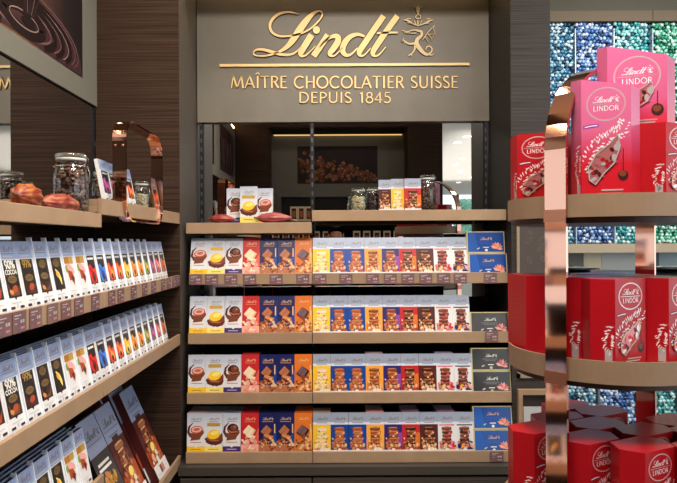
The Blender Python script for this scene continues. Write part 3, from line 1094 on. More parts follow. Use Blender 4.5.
# ------------------------------------------------------------------ price tags
def mk_tag():
    t = empty('price_tag')
    b = MB()
    b.box(-0.029, 0.029, -0.0022, -0.0008, -0.023, 0.023, TAGM)
    a = Art(b, lambda u, v, l: (u, -0.0022 - l, v))
    a.rect(-0.022, 0.008, 0.013, 0.0155, TAGT)
    a.rect(-0.022, -0.004, 0.007, 0.009, TAGT)
    a.rect(-0.022, -0.010, -0.004, -0.002, TAGT)
    a.rect(0.004, 0.011, -0.003, 0.004, TAGT)
    a.rect(0.014, 0.021, -0.003, 0.004, TAGT)
    a.rect(0.004, 0.022, -0.016, -0.011, TAGP)
    b.build('card', t)
    b = MB()
    b.box(-0.0305, 0.0305, -0.0034, -0.0026, -0.0245, 0.0245, acrylic_m)
    b.build('clear_sleeve', t)
    return t


tagc = 0


def price_tag(x, y, z, rz, label, group):
    o = PR.get('tag', mk_tag)
    o.location = (x, y, z)
    o.rotation_euler = (0, 0, rz)
    tag(o, label, 'price tag', group)
    return o


tg = [(195.5, 0), (211.5, 1), (230.7, 2), (249.6, 3), (276, 4), (302.6, 6), (319.8, 7), (345.8, 8), (372.2, 10), (390, 11), (407.5, 12), (425.5, 13), (443.5, 14), (460, 15)]
short = ['pink-filled white carton', 'yellow cream carton', 'purple-banded white carton', 'red white-square carton', 'navy pair', '', 'orange square carton', 'yellow stack carton', 'blue stack pair', '', 'orange stack carton', 'indigo stack carton', 'red stack carton', 'dark brown stack carton', 'raspberry carton', 'blueberry carton']
for px, i in tg:
    price_tag((px - PX0) / F * 2.893, ROWY[0] - 0.0003, ROWZ[0] - 0.027, 0, f'mauve price tag on the top tier edge below the {short[i]}', 'price tags on the back shelf edges')
price_tag((490 - PX0) / F * 2.893, ROWY[0] - 0.0003, ROWZ[0] - 0.027, 0, 'mauve price tag on the top tier edge below the blue boxes', 'price tags on the back shelf edges')
price_tag((491 - PX0) / F * 2.868, ROWY[1] - 0.0003, ROWZ[1] - 0.022, 0, 'price tag on the second tier edge below the single black box', 'price tags on the back shelf edges')
price_tag((495.5 - PX0) / F * 2.812, ROWY[3] - 0.0003, ROWZ[3] - 0.024, 0, 'price tag on the bottom tier edge below the blue boxes', 'price tags on the back shelf edges')

# ------------------------------------------------------------------ base cabinet under the tiers
base = empty('base_cabinet', (0.07, YP, 0))
tag(base, 'dark wood base cabinet under the lowest back shelf', 'cabinet')
INVB = Matrix.Translation((-0.07, -YP, 0))
ledge_m = mat('ledge_dark_grey', (66, 60, 54), 0.35)
b = MB()
b.box(XL + 0.004, XR + 0.012, 2.772, 2.848, 0.488, 0.5265, ledge_m)
b.box(XL + 0.004, XR - 0.002, 2.848, YM + 0.005, 0.488, 0.5265, ledge_m)
o = b.build('worktop', base, 0.002)
o.matrix_parent_inverse = INVB
b = MB()
b.box(XL + 0.002, XR - 0.002, 2.825, 2.90, 0.0, 0.487, board_m)
o = b.build('carcass', base)
o.matrix_parent_inverse = INVB
mat_door = noise_mat('door_wood_veneer', (46, 38, 34), (84, 72, 64), (1.3, 1.3, 150), 1.6, 0.6, spec=0.2, lo=0.3, hi=0.72)
for x0, x1 in ((XL + 0.012, -0.0855), (-0.0795, XR - 0.012)):
    b = MB()
    b.box(x0, x1, 2.776, 2.8245, 0.09, 0.476, mat_door)
    o = b.build('door', base, 0.0015)
    o.matrix_parent_inverse = INVB

# ------------------------------------------------------------------ left wall shelves
XN = -0.668


def left_shelf(y0, y1, zt, label, nose=0.047, drop=0.0325, xn=XN):
    t = empty('display_shelf', (xn, (y0 + y1) / 2, zt))
    tag(t, label, 'shelf', 'tan fronted shelves of the side wall')
    inv = Matrix.Translation((-xn, -(y0 + y1) / 2, -zt))
    b = MB()
    b.box(xn - 0.012, xn, y0, y1, zt - nose, zt, nose_m)
    o = b.build('front_edge', t, 0.0015)
    o.matrix_parent_inverse = inv
    b = MB()
    b.box(XM + 0.018, xn - 0.0125, y0, y1, zt - drop - 0.014, zt - drop, board_m)
    o = b.build('board', t)
    o.matrix_parent_inverse = inv
    return t


LT = [1.356, 1.094, 0.822]
YJ = 1.882
left_shelf(0.25, YJ - 0.001, LT[0], 'near tan section of the upper slim-bar tier on the side wall')
left_shelf(YJ + 0.001, YP - 0.004, LT[0], 'far tan section of the upper slim-bar tier on the side wall')
left_shelf(0.25, YJ - 0.001, LT[1], 'near tan section of the lower slim-bar tier on the side wall')
left_shelf(YJ + 0.001, YP - 0.004, LT[1], 'far tan section of the lower slim-bar tier on the side wall')
left_shelf(0.25, YJ - 0.001, LT[2], 'short tan tier of slim bars ending beside the giant bars')
left_shelf(0.25, YJ - 0.001, 0.556, 'tan tier of slim bars below the frame, reflected in the tower strap')
low_tray = left_shelf(YJ + 0.001, YP - 0.004, 0.556, 'low tan tray holding the giant chocolate bars')


def left_ledge(y0, y1, z0, z1_, label):
    t = empty('display_shelf', (XN, (y0 + y1) / 2, z1_))
    tag(t, label, 'shelf', 'tan fronted shelves of the side wall')
    inv = Matrix.Translation((-XN, -(y0 + y1) / 2, -z1_))
    b = MB()
    b.box(XN - 0.012, XN, y0, y1, z0, z1_, nose_m)
    o = b.build('front_edge', t, 0.0015)
    o.matrix_parent_inverse = inv
    b = MB()
    b.box(XM + 0.002, XN - 0.0125, y0, y1, z0 + 0.008, z0 + 0.03, nose_m)
    o = b.build('board', t)
    o.matrix_parent_inverse = inv
    b = MB()
    b.box(XM + 0.002, XN - 0.0125, y0, y0 + 0.012, z0 + 0.0305, z1_ - 0.002, nose_m)
    o = b.build('end_panel', t)
    o.matrix_parent_inverse = inv
    return t


left_ledge(0.3, 1.874, 1.546, 1.587, 'tan ledge under the cocoa pods on the side wall')
left_ledge(1.876, YP - 0.004, 1.584, 1.632, 'tan ledge under the copper hoop on the side wall')

Y0B, PB = 1.292, 0.079
LL = R(11)
LTN = ['upper tier', 'lower tier', 'short tier']
PAIR = {i: (', nearer one' if i in (5, 9, 12) else ', farther one') for i in (5, 6, 9, 10, 12, 13)}


def exc(kind):
    return PR.get(('exc', kind), lambda: mk_exc(kind))


for r in range(3):
    n = 18 if r < 2 else 7
    q_n = (0, 3, 3)[r]
    for i in range(-1, n):
        kind = EXC[i] if i >= 0 else 'white90'
        y = Y0B + PB * (i + .5)
        if i < 0 and r < 2:
            continue
        for q in range(q_n + 1):
            o = exc(kind)
            o.location = (XN - 0.0145 - q * 0.016, y, LT[r] - 0.0295)
            o.rotation_euler = (-LL, 0, PI / 2)
            if i < 0:
                nm = 'slim bar with white percentage, cut off at the frame edge'
            else:
                nm = 'slim bar ' + EXD[kind] + PAIR.get(i, '')
            where = f', side wall {LTN[r]}' if q == 0 else f', {ORD[q]} in queue, side {LTN[r]}'
            if i < 0:
                where = '' if q == 0 else f', {ORD[q]} in queue'
            tag(o, nm + where, 'chocolate bar', f'slim chocolate bars on the {LTN[r]} of the left wall')


for k in range(10):
    o = exc(EXC[k])
    o.location = (XN - 0.0145, 0.95 + PB * k, 0.556 - 0.0295)
    o.rotation_euler = (-LL, 0, PI / 2)
    tag(o, f'slim bar below the frame, {ORD[k] if k < 9 else "tenth"} from the near end, seen only as a strap reflection', 'chocolate bar', 'slim bars below the frame')


def fin(y, zt, parent):
    b = MB()
    c, q = math.cos(LL), math.sin(LL)
    h, w_ = 0.190, 0.0016
    P = []
    for dy in (-w_, w_):
        for d, k in ((0.0045, 0), (0.0045, h), (-0.008, h), (-0.008, 0)):
            P.append((XN - 0.0145 + d - k * q, y + dy, zt - .028 + k * c))
    b.mesh(P, [(0, 1, 2, 3), (7, 6, 5, 4), (0, 4, 5, 1), (1, 5, 6, 2), (2, 6, 7, 3), (3, 7, 4, 0)], acry_edge)
    o = b.build('divider', parent)
    o.matrix_parent_inverse = Matrix.Translation(-parent.location)
    return o


shelves = [o for o in COL.objects if o.get('group') == 'tan fronted shelves of the side wall']
for r, idx in ((0, (0, 1, 3, 4, 5, 6, 7, 8, 9, 10, 11, 12, 13, 14, 15)), (1, (2, 3, 4, 5, 6, 7, 9, 10, 11, 12, 13, 14, 15, 16, 17)), (2, (1, 2, 3, 4, 5, 6))):
    for i in idx:
        y = Y0B + PB * i
        near, far = shelves[2 * r], shelves[2 * r + 1]
        fin(y, LT[r], near if (y < YJ or r == 2) else far)

for k, px in enumerate((3, 18, 34.5, 51.5, 65, 78, 94.5, 111, 120, 133, 144, 153, 162.5, 168, 173.5, 178)):
    y = -XN * F / (PX0 - px)
    i = int((y - Y0B) // PB)
    kind = EXC[max(0, min(17, i))]
    names = {'fruit': 'cocoa fruit bars', 'flame': 'flame-orange bars', 'amber': 'amber fruit bars'}
    price_tag(XN + 0.0003, min(y, 2.80), LT[0] - 0.0235, PI / 2, f'price tag on the side wall upper tier edge, {ORD[k] if k < 9 else ["tenth", "eleventh", "twelfth", "thirteenth", "fourteenth", "fifteenth", "sixteenth"][k - 9]} from the near end', 'price tags on the side wall shelf edge')

# giant bars
def mk_giant(kind):
    w, H, T = 0.16, 0.39, 0.032
    body = SLATE if kind == 'slate' else MAROON
    b, a = pack_base(w, H, T, body, MAROON if kind != 'slate' else BLACKP, REDD)
    a.rect(-w / 2, w / 2, 0.262, H, SILVB)
    wordmark(a, -0.06, 0.316, 0.125, LOGOD)
    a.rect(-0.066, 0.066, 0.3, 0.303, LINE)
    if kind == 'slate':
        text(a, 'EXCELLENCE', 0, 0.274, 0.018, GREYP)
        a.rect(-0.05, 0.05, 0.222, 0.232, LOGOW)
        a.rect(-0.055, 0.055, 0.204, 0.214, LOGOW)
        nuts(a, 0, 0.165, 0.09, 0.045, 26, [GOLDP, AMBR, NUT], 4, (0.008, 0.016))
        a.ell(0.02, 0.09, 0.018, 0.036, MAROON, 0.3)
        a.ell(0.02, 0.09, 0.009, 0.028, BRNL, 0.3)
        a.ell(0.04, 0.05, 0.03, 0.012, BLACKP, 0.5)
    else:
        a.rect(-0.046, 0.046, 0.278, 0.283, LINE)
        a.rect(-0.03, 0.03, 0.262, 0.275, LOGOD)
        a.poly([(-w / 2, 0.06), (w / 2, 0.06), (w / 2, 0.15), (0, 0.19), (-w / 2, 0.12)], RUST)
        choc_stack(a, 0, 0.14, 0.25, 0.086, BRN, BRNL, NUTL, 4, 4)
        nuts(a, 0, 0.155, 0.09, 0.09, 34, [BRND, BRNL, NUT, BRN], 6, (0.008, 0.016))
        nuts(a, 0.0, 0.105, 0.11, 0.06, 30, [NUT, BRNL, RUST, NUTL], 3, (0.010, 0.017))
        a.ell(0.0, 0.13, 0.022, 0.018, YELL, 0.3)
        a.ell(0.012, 0.1, 0.014, 0.012, CREAM, 0.1)
        a.rect(-w / 2, w / 2, 0, 0.062, WHITE)
        a.rect(-0.02, 0.03, 0.018, 0.05, mat('print_inset_nut', (206, 130, 90), 0.4))
        a.rect(-0.02, 0.0, 0.018, 0.05, mat('print_inset_violet', (92, 60, 92), 0.4))
        a.rect(-0.06, -0.03, 0.02, 0.024, GREYP)
        a.rect(0.04, 0.07, 0.028, 0.032, GREYP)
        a.ell(0.0, 0.07, 0.014, 0.02, WHITE, 0, 12)
        a.ell(-0.058, 0.075, 0.008, 0.007, CREAM)
    return b.build('giant_chocolate_bar')


LG = R(24)
for kind, y, x, sc_, lab in (('slate', 2.200, -0.690, 1.0, 'giant slate-grey bar with silver head, standing in the low tray'),
                             ('nut', 2.365, -0.690, 1.0, 'giant brown hazelnut bar standing right beside the slate-grey giant bar'),
                             ('nut', 2.645, -0.690, 1.02, 'giant brown hazelnut bar by the wood wall, first of its short queue'),
                             ('nut', 2.630, -0.728, 1.02, 'giant brown bar directly behind the hazelnut bar by the wood wall'),
                             ('nut', 2.618, -0.766, 1.02, 'hindmost giant brown bar in the queue by the wood wall')):
    o = PR.get(('giant', kind), lambda: mk_giant(kind))
    o.location = (x, y, 0.556 - 0.0165)
    o.scale = (sc_, 1, 1)
    o.rotation_euler = (-LG, 0, PI / 2)
    tag(o, lab, 'chocolate bar', 'giant bars in the low tray')

# ------------------------------------------------------------------ jars
bean_mats = {'cocoa': [mat('bean_brown', (150, 104, 86), 0.5), mat('bean_dark', (86, 56, 48), 0.5), mat('bean_pale', (190, 146, 126), 0.5), mat('bean_mid', (122, 82, 68), 0.5)],
             'dark': [mat('nib_dark', (62, 42, 40), 0.5), mat('nib_mid', (86, 58, 56), 0.5)],
             'cream': [mat('almond_cream', (244, 230, 198), 0.5), mat('almond_tan', (226, 200, 156), 0.5)],
             'coffee': [mat('coffee_dark', (104, 66, 48), 0.45), mat('coffee_mid', (146, 100, 72), 0.45), mat('coffee_grey', (116, 98, 88), 0.45)]}


def ico(sub=1):
    t = (1 + 5 ** .5) / 2
    v = [(-1, t, 0), (1, t, 0), (-1, -t, 0), (1, -t, 0), (0, -1, t), (0, 1, t), (0, -1, -t), (0, 1, -t), (t, 0, -1), (t, 0, 1), (-t, 0, -1), (-t, 0, 1)]
    f = [(0, 11, 5), (0, 5, 1), (0, 1, 7), (0, 7, 10), (0, 10, 11), (1, 5, 9), (5, 11, 4), (11, 10, 2), (10, 7, 6), (7, 1, 8), (3, 9, 4), (3, 4, 2), (3, 2, 6), (3, 6, 8), (3, 8, 9), (4, 9, 5), (2, 4, 11), (6, 2, 10), (8, 6, 7), (9, 8, 1)]
    v = [Vector(p).normalized() for p in v]
    for _ in range(sub):
        mid, nf = {}, []

        def mp(i, j):
            k = (min(i, j), max(i, j))
            if k not in mid:
                mid[k] = len(v)
                v.append((v[i] + v[j]).normalized())
            return mid[k]
        for a, b_, c in f:
            x, y, z = mp(a, b_), mp(b_, c), mp(c, a)
            nf += [(a, x, z), (b_, y, x), (c, z, y), (x, y, z)]
        f = nf
    return [tuple(p) for p in v], f


ICO0, ICO1, ICO2 = ico(0), ico(1), ico(2)


def jar(x, y, z, r, h, kind, fill, label, blabel, br=0.008, seed=1):
    t = empty('glass_jar', (x, y, z))
    tag(t, label, 'jar')
    hb = h * 0.86
    b = MB()
    prof = [(r * .90, 0), (r, r * .12), (r, hb * .72), (r * .93, hb * .84), (r * .78, hb * .93), (r * .76, hb)]
    b.lathe(prof, glass_m, 28, caps=False)
    b.lathe([(r * .89, 0.002), (0.0005, 0.0025)], glass_m, 28, caps=False)
    b.build('body', t)
    b = MB()
    b.lathe([(r * .80, hb), (r * .88, hb + .002), (r * .88, hb + h * .045), (r * .80, hb + h * .05)], mat('jar_gasket', (206, 206, 200), 0.35, 0, 0.5), 28)
    b.build('gasket', t)
    b = MB()
    b.lathe([(r * .86, hb + h * .052), (r * .92, hb + h * .058), (r * .92, hb + h * .10), (r * .80, h * .985), (r * .3, h), (0.0005, h * 0.995)], glass_m, 28, caps=False)
    b.build('lid', t)
    b = MB()
    pts = [(r * 1.0 * math.cos(q), r * 1.0 * math.sin(q), hb * .90) for q in (2 * PI * i / 24 for i in range(24))]
    b.tube(pts, 0.0013, steel, 6, closed=True)
    b.tube([(r * 1.0, 0, hb * .9), (r * 1.12, 0, hb * .8), (r * 1.12, 0, hb * .62)], 0.0015, steel, 6)
    b.tube([(r * 1.0, 0, hb * .9), (r * 1.06, 0, h * .9), (r * .6, 0, h * 1.01)], 0.0013, steel, 6)
    b.build('wire_clasp', t)
    # contents: one heap nobody could count
    g = random.Random(seed)
    b = MB()
    ri = r * 0.965 - br * 0.9
    top = hb * fill
    n = int(1.5 * top / br * 2 * PI * ri / (2.2 * br) * 0.75)
    for k in range(n):
        a_ = g.uniform(0, 2 * PI)
        zz = g.uniform(br * 0.8, top)
        rr = ri * (0.80 + 0.20 * g.random()) if zz < hb * .72 else ri * 0.80 * (0.8 + .2 * g.random())
        if zz > top - br * 1.5:
            rr = ri * 0.9 * math.sqrt(g.random())
        rot = Matrix.Rotation(g.uniform(0, 6), 3, 'X') @ Matrix.Rotation(g.uniform(0, 6), 3, 'Z')
        m = g.choice(bean_mats[kind])
        vs = [rot @ Vector((p[0] * br * 1.15, p[1] * br * .72, p[2] * br * .6)) + Vector((rr * math.cos(a_), rr * math.sin(a_), zz)) for p in ICO1[0]]
        b.mesh(vs, ICO1[1], m, True)
    b.lathe([(ri * .8, br * .5), (ri * .8, min(top, hb * .7) - br * .6)], bean_mats[kind][-1 if kind != 'cocoa' else 1], 16)
    o = b.build('jar_contents')
    o.location = (x, y, z)
    o['kind'] = 'stuff'
    tag(o, blabel, 'beans')
    return t


jar(-0.737, 1.824, 1.577, 0.047, 0.181, 'cocoa', 0.97, 'large clip-top jar full of cocoa beans beside the pods on the side ledge', 'brown cocoa beans filling the large jar beside the pods', 0.0056, 1)
jar(-0.865, 2.46, 1.6145, 0.047, 0.165, 'coffee', 0.9, 'clip-top jar of dark beans behind the leaning bars on the side ledge', 'dark beans in the jar behind the leaning bars', 0.0075, 2)
jar(-0.800, 2.72, 1.6145, 0.032, 0.150, 'cream', 0.72, 'small narrow jar of pale nuts inside the copper hoop', 'pale nuts in the small jar inside the hoop', 0.0075, 3)
jar(0.1325, 2.985, 1.6385, 0.0365, 0.112, 'cream', 0.78, 'short clip-top jar of cream-coloured nuts on the back ledge', 'cream nuts in the short jar on the back ledge', 0.008, 4)
jar(0.203, 3.01, 1.6385, 0.0315, 0.117, 'dark', 0.85, 'short clip-top jar of dark nibs beside the dark brown carton', 'dark nibs in the short jar on the back ledge', 0.0065, 5)
jar(0.4555, 2.985, 1.6385, 0.040, 0.172, 'coffee', 0.80, 'tall clip-top jar of coffee-brown beans beside the red carton', 'coffee-brown beans in the tall jar on the back ledge', 0.0065, 6)

# upright cartons on the back ledges
for spec, x, y, rz, sx, sz, zz, lab in (
        (('f', 'truffle'), -0.4440, 2.99, 0.05, 0.98, 0.95, TOPZ[0] - 0.0058, 'upright white carton with dark truffle cup behind the smaller cocoa pod'),
        (('f', 'lemon'), -0.3750, 2.945, -0.03, 1.0, 0.98, TOPZ[0] - 0.0058, 'upright white carton with yellow cream cup, in front between cocoa pods'),
        (('f', 'praline'), -0.3060, 2.99, -0.06, 0.98, 0.95, TOPZ[0] - 0.0058, 'upright white carton with pink-filled cup behind the larger cocoa pod'),
        (('k', 'brown'), 0.256, 2.965, 0.0, 0.74, 0.84, TOPZ[1] - 0.0058, 'small upright dark brown nut carton beside the short jars'),
        (('k', 'yellow'), 0.314, 2.960, 0.0, 0.75, 0.86, TOPZ[1] - 0.0058, 'small upright yellow carton between brown and red cartons'),
        (('k', 'red'), 0.383, 2.945, 0.04, 0.98, 0.86, TOPZ[1] - 0.0058, 'upright red nut carton beside the tall bean jar')):
    o = carton(spec)
    o.location = (x, y, zz)
    o.rotation_euler = (-R(3), 0, rz)
    o.scale = (sx, 1, sz)
    tag(o, lab, 'chocolate carton', 'upright cartons on the back ledges')

# leaning bars on left ledge
for kind, y, x, lab in (('violet', 2.088, -0.713, 'slim bar with violet flower, leaning on the ledge before the copper hoop'),
                        ('pink', 2.172, -0.716, 'slim bar with pink berry, behind the near leg of the copper hoop'),
                        ('flame', 2.338, -0.713, 'slim bar with flame-orange fruit, leaning inside the copper hoop')):
    o = exc(kind)
    o.location = (x, y, 1.6145)
    o.rotation_euler = (-R(11), 0, PI / 2)
    o.scale = (1, 1, 0.88)
    tag(o, lab, 'chocolate bar', 'slim bars leaning on the side ledge')

# ------------------------------------------------------------------ cocoa pods
def pod(loc, L, r, rz, c1, c2, label, seed=1, tail=True):
    m = noise_mat(f'pod_skin_{seed}', c1, c2, (8, 22, 22), 3.0, 0.36, lo=0.42, hi=0.66, bump=0.5)
    t = empty('cocoa_pod', loc, rz)
    tag(t, label, 'cocoa pod', 'cocoa pods on the ledges')
    vs, fs = [], []
    n, K = 40, 22
    for k in range(K + 1):
        u = k / K
        x = (u - .5) * L
        env = (math.sin(PI * min(1, u * 1.0)) ** 0.55) * (1 - 0.38 * u ** 3)
        rr = max(0.0006, r * env)
        for i in range(n):
            q = 2 * PI * i / n
            rad = rr * (1 + 0.085 * math.cos(q * 10) + 0.03 * math.sin(31 * u + 3 * q) + 0.02 * math.sin(57 * u - 7 * q))
            vs.append((x, rad * math.cos(q), rad * math.sin(q) * 0.94))
    for k in range(K):
        for i in range(n):
            j = (i + 1) % n
            fs.append((k * n + i, k * n + j, (k + 1) * n + j, (k + 1) * n + i))
    b = MB()
    b.mesh(vs, fs, m, True)
    b.build('husk', t)
    b = MB()
    b.tube([(-L / 2 + .002, 0, 0), (-L / 2 - .006, 0, .001), (-L / 2 - .011, 0.001, .003)], [0.005, 0.004, 0.0045], mat('pod_stalk', (96, 62, 40), 0.7), 8)
    b.build('stalk', t)
    return t


pod((-0.712, 1.507, 1.576 + 0.033), 0.145, 0.034, PI / 2 + 0.12, (126, 42, 28), (190, 118, 54), 'thick red-orange cocoa pod on the side ledge, nearer of the two', 1)
pod((-0.704, 1.682, 1.576 + 0.027), 0.195, 0.0285, PI / 2 - 0.08, (126, 44, 40), (190, 112, 80), 'long pinkish-red cocoa pod on the side ledge in front of the jar', 2)
pod((-0.497, 2.955, 1.5842 + 0.024), 0.115, 0.0245, 0.06, (132, 44, 42), (178, 84, 62), 'small dark red cocoa pod beside the upright carton with truffle cup', 3)
pod((-0.254, 2.935, 1.5842 + 0.027), 0.165, 0.0275, 0.03, (150, 60, 62), (186, 104, 88), 'larger pinkish cocoa pod beside the upright carton with pink-filled cup', 4)

# ------------------------------------------------------------------ copper hoop on the left ledge
def loop_pts(w0, w1, z0, z1_, rad, n=8):
    """rounded rectangle in (s, z)"""
    pts = []
    for cx, cz_, a0 in ((w1 - rad, z0 + rad, -90), (w1 - rad, z1_ - rad, 0), (w0 + rad, z1_ - rad, 90), (w0 + rad, z0 + rad, 180)):
        pts += [(cx + rad * math.cos(R(a0 + 90 * i / n)), cz_ + rad * math.sin(R(a0 + 90 * i / n))) for i in range(n + 1)]
    return pts


def band(b, outer, inner, fn, d0, d1, m, closed=True):
    n = len(outer)
    vs = [fn(p, d0) for p in outer] + [fn(p, d1) for p in outer] + [fn(p, d0) for p in inner] + [fn(p, d1) for p in inner]
    fs = []
    for i in range(n if closed else n - 1):
        j = (i + 1) % n
        fs += [(i, j, n + j, n + i), (2 * n + j, 2 * n + i, 3 * n + i, 3 * n + j), (j, i, 2 * n + i, 2 * n + j), (n + i, n + j, 3 * n + j, 3 * n + i)]
    if not closed:
        fs += [(0, n, 3 * n, 2 * n), (n - 1, 2 * n + n - 1, 3 * n + n - 1, n + n - 1)]
    b.mesh(vs, fs, m)


hp = empty('copper_hoop', (-0.68, 2.29, 1.575))
tag(hp, 'upright polished copper hoop strapped around the side wall ledge', 'hoop')
b = MB()
rr_ = 0.075
band(b, loop_pts(2.062, 2.515, 1.570, 1.905, rr_, 10), loop_pts(2.067, 2.510, 1.575, 1.900, rr_ - .005, 10), lambda p, d: (d, p[0], p[1]), -0.700, -0.655, copper)
o = b.build('strap', hp)
o.matrix_parent_inverse = Matrix.Translation((0.68, -2.29, -1.575))
for dx in (-0.012, 0.012):
    b = MB()
    b.mesh([(-0.678 + dx + .004 * p[0], 2.0615 + .0012 * p[1], 1.815 + .004 * p[2]) for p in ICO1[0]], ICO1[1], copper_s, True)
    o = b.build('rivet', hp)
    o.matrix_parent_inverse = Matrix.Translation((0.68, -2.29, -1.575))

# ------------------------------------------------------------------ round tower display
XC, YC, RT = 0.737, 1.714, 0.251
tw = empty('display_tower', (XC, YC, 0))
tag(tw, 'round three-tier brown display tower with polished copper straps', 'display stand')
TINV = Matrix.Translation((-XC, -YC, 0))


def tpart(b, name, bevel=0.0):
    o = b.build(name, tw, bevel)
    o.matrix_parent_inverse = TINV
    return o


for zt, RT, lip in ((1.61, 0.251, .014), (1.22, 0.251, .014), (0.804, 0.270, 0)):
    b = MB()
    b.lathe([(RT - .006, zt - lip), (RT - .006, zt), (RT, zt), (RT, zt - .054), (RT - .03, zt - .054)], tower_m, 96, (XC, YC, 0), False, caps=False)
    b.lathe([(0.001, zt - lip * 1.15), (RT - .006, zt - lip * 1.15)], tower_m, 96, (XC, YC, 0), False, caps=False)
    b.lathe([(RT - .03, zt - .054), (0.001, zt - .054)], tower_m, 96, (XC, YC, 0), False, caps=False)
    tpart(b, 'tray')
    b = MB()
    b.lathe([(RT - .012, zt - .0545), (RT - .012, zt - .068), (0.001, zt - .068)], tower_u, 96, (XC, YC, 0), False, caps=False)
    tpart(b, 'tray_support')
b = MB()
RT = 0.251
b.lathe([(0.001, 0.0), (RT + .02, 0.0), (RT + .02, 0.05), (RT - .02, 0.06), (0.001, 0.06)], tower_m, 64, (XC, YC, 0), False, caps=False)
tpart(b, 'base')
b = MB()
b.lathe([(0.04, 0.06), (0.04, 0.752)], tower_m, 24, (XC, YC, 0), True, caps=False)
tpart(b, 'column')
ANG = R(-138.3)
ux, uy = math.cos(ANG), math.sin(ANG)
tx, ty = -uy, ux


def arch(r, dz=0):
    pts = [(-r, 0.806), (-r, 1.72)]
    for i in range(1, 24):
        q = PI - PI * i / 24
        pts.append((r * math.cos(q), 1.72 + (0.235 + dz) * math.sin(q)))
    return pts + [(r, 1.72), (r, 0.806)]


b = MB()
band(b, arch(RT + .010, 0), arch(RT + .0012, -0.009), lambda p, d: (XC - p[0] * ux + d * tx, YC - p[0] * uy + d * ty, p[1]), -0.0275, 0.0275, copper, False)
tpart(b, 'strap')
for sgn in (1, -1):
    for zc_ in (1.560, 1.170):
        b = MB()
        rr0 = RT + .0105 if sgn > 0 else RT + .0105
        p0 = [(XC + sgn * ux * (rr0 + k) + d * tx, YC + sgn * uy * (rr0 + k) + d * ty, z) for k in (0, .003) for d in (-.0285, .0285) for z in (zc_ - .015, zc_ + .015)]
        b.mesh(p0, [(0, 1, 3, 2), (4, 6, 7, 5), (0, 4, 5, 1), (2, 3, 7, 6), (1, 5, 7, 3), (0, 2, 6, 4)], copper_s)
        tpart(b, 'clamp_plate')
for dx in (-.012, .012):
    b = MB()
    c0 = Vector((XC - ux * .232 + dx * tx, YC - uy * .232 + dx * ty, 1.545))
    b.mesh([c0 + Vector(p) * .004 for p in ICO1[0]], ICO1[1], steel, True)
    tpart(b, 'bolt')

# ------------------------------------------------------------------ truffle boxes
HW, HS, HD = 0.105, 0.055, 0.0953
foil = [mat('foil_red', (206, 44, 48), 0.25, 0.5), mat('foil_pale', (226, 206, 208), 0.25, 0.5), mat('foil_rose', (214, 128, 128), 0.25, 0.5), mat('foil_dark', (92, 30, 34), 0.3, 0.4)]


def hexloop(w=HW, s=HS):
    d = s * math.sin(R(60))
    return [(-w / 2, -d), (w / 2, -d), (w / 2 + s / 2, 0), (w / 2, d), (-w / 2, d), (-w / 2 - s / 2, 0)]


def leaf_spray(a, pts, m, seed, size=0.009, n=24, spread=0.014, clip=None):
    g = random.Random(seed)
    P = cat_rom(pts, 6)
    for k in range(n):
        p = P[int(k / n * (len(P) - 1))]
        q = P[min(int(k / n * (len(P) - 1)) + 1, len(P) - 1)]
        t = math.atan2(q[1] - p[1], q[0] - p[0])
        side = 1 if k % 2 else -1
        th = t + side * g.uniform(.5, 1.3)
        o = g.uniform(0.1, 1.0) * spread * side
        cx, cz_ = p[0] - math.sin(t) * o, p[1] + math.cos(t) * o
        L = size * g.uniform(.7, 1.2)
        c, s = math.cos(th), math.sin(th)
        tip = [(cx, cz_), (cx + c * L * .5 - s * L * .17, cz_ + s * L * .5 + c * L * .17), (cx + c * L, cz_ + s * L), (cx + c * L * .5 + s * L * .17, cz_ + s * L * .5 - c * L * .17)]
        if clip and any(not (clip[0] < x < clip[1] and clip[2] < z < clip[3]) for x, z in tip):
            continue
        k0 = a.k
        a.poly(tip, m)
        a.k = k0
    a.k += 1


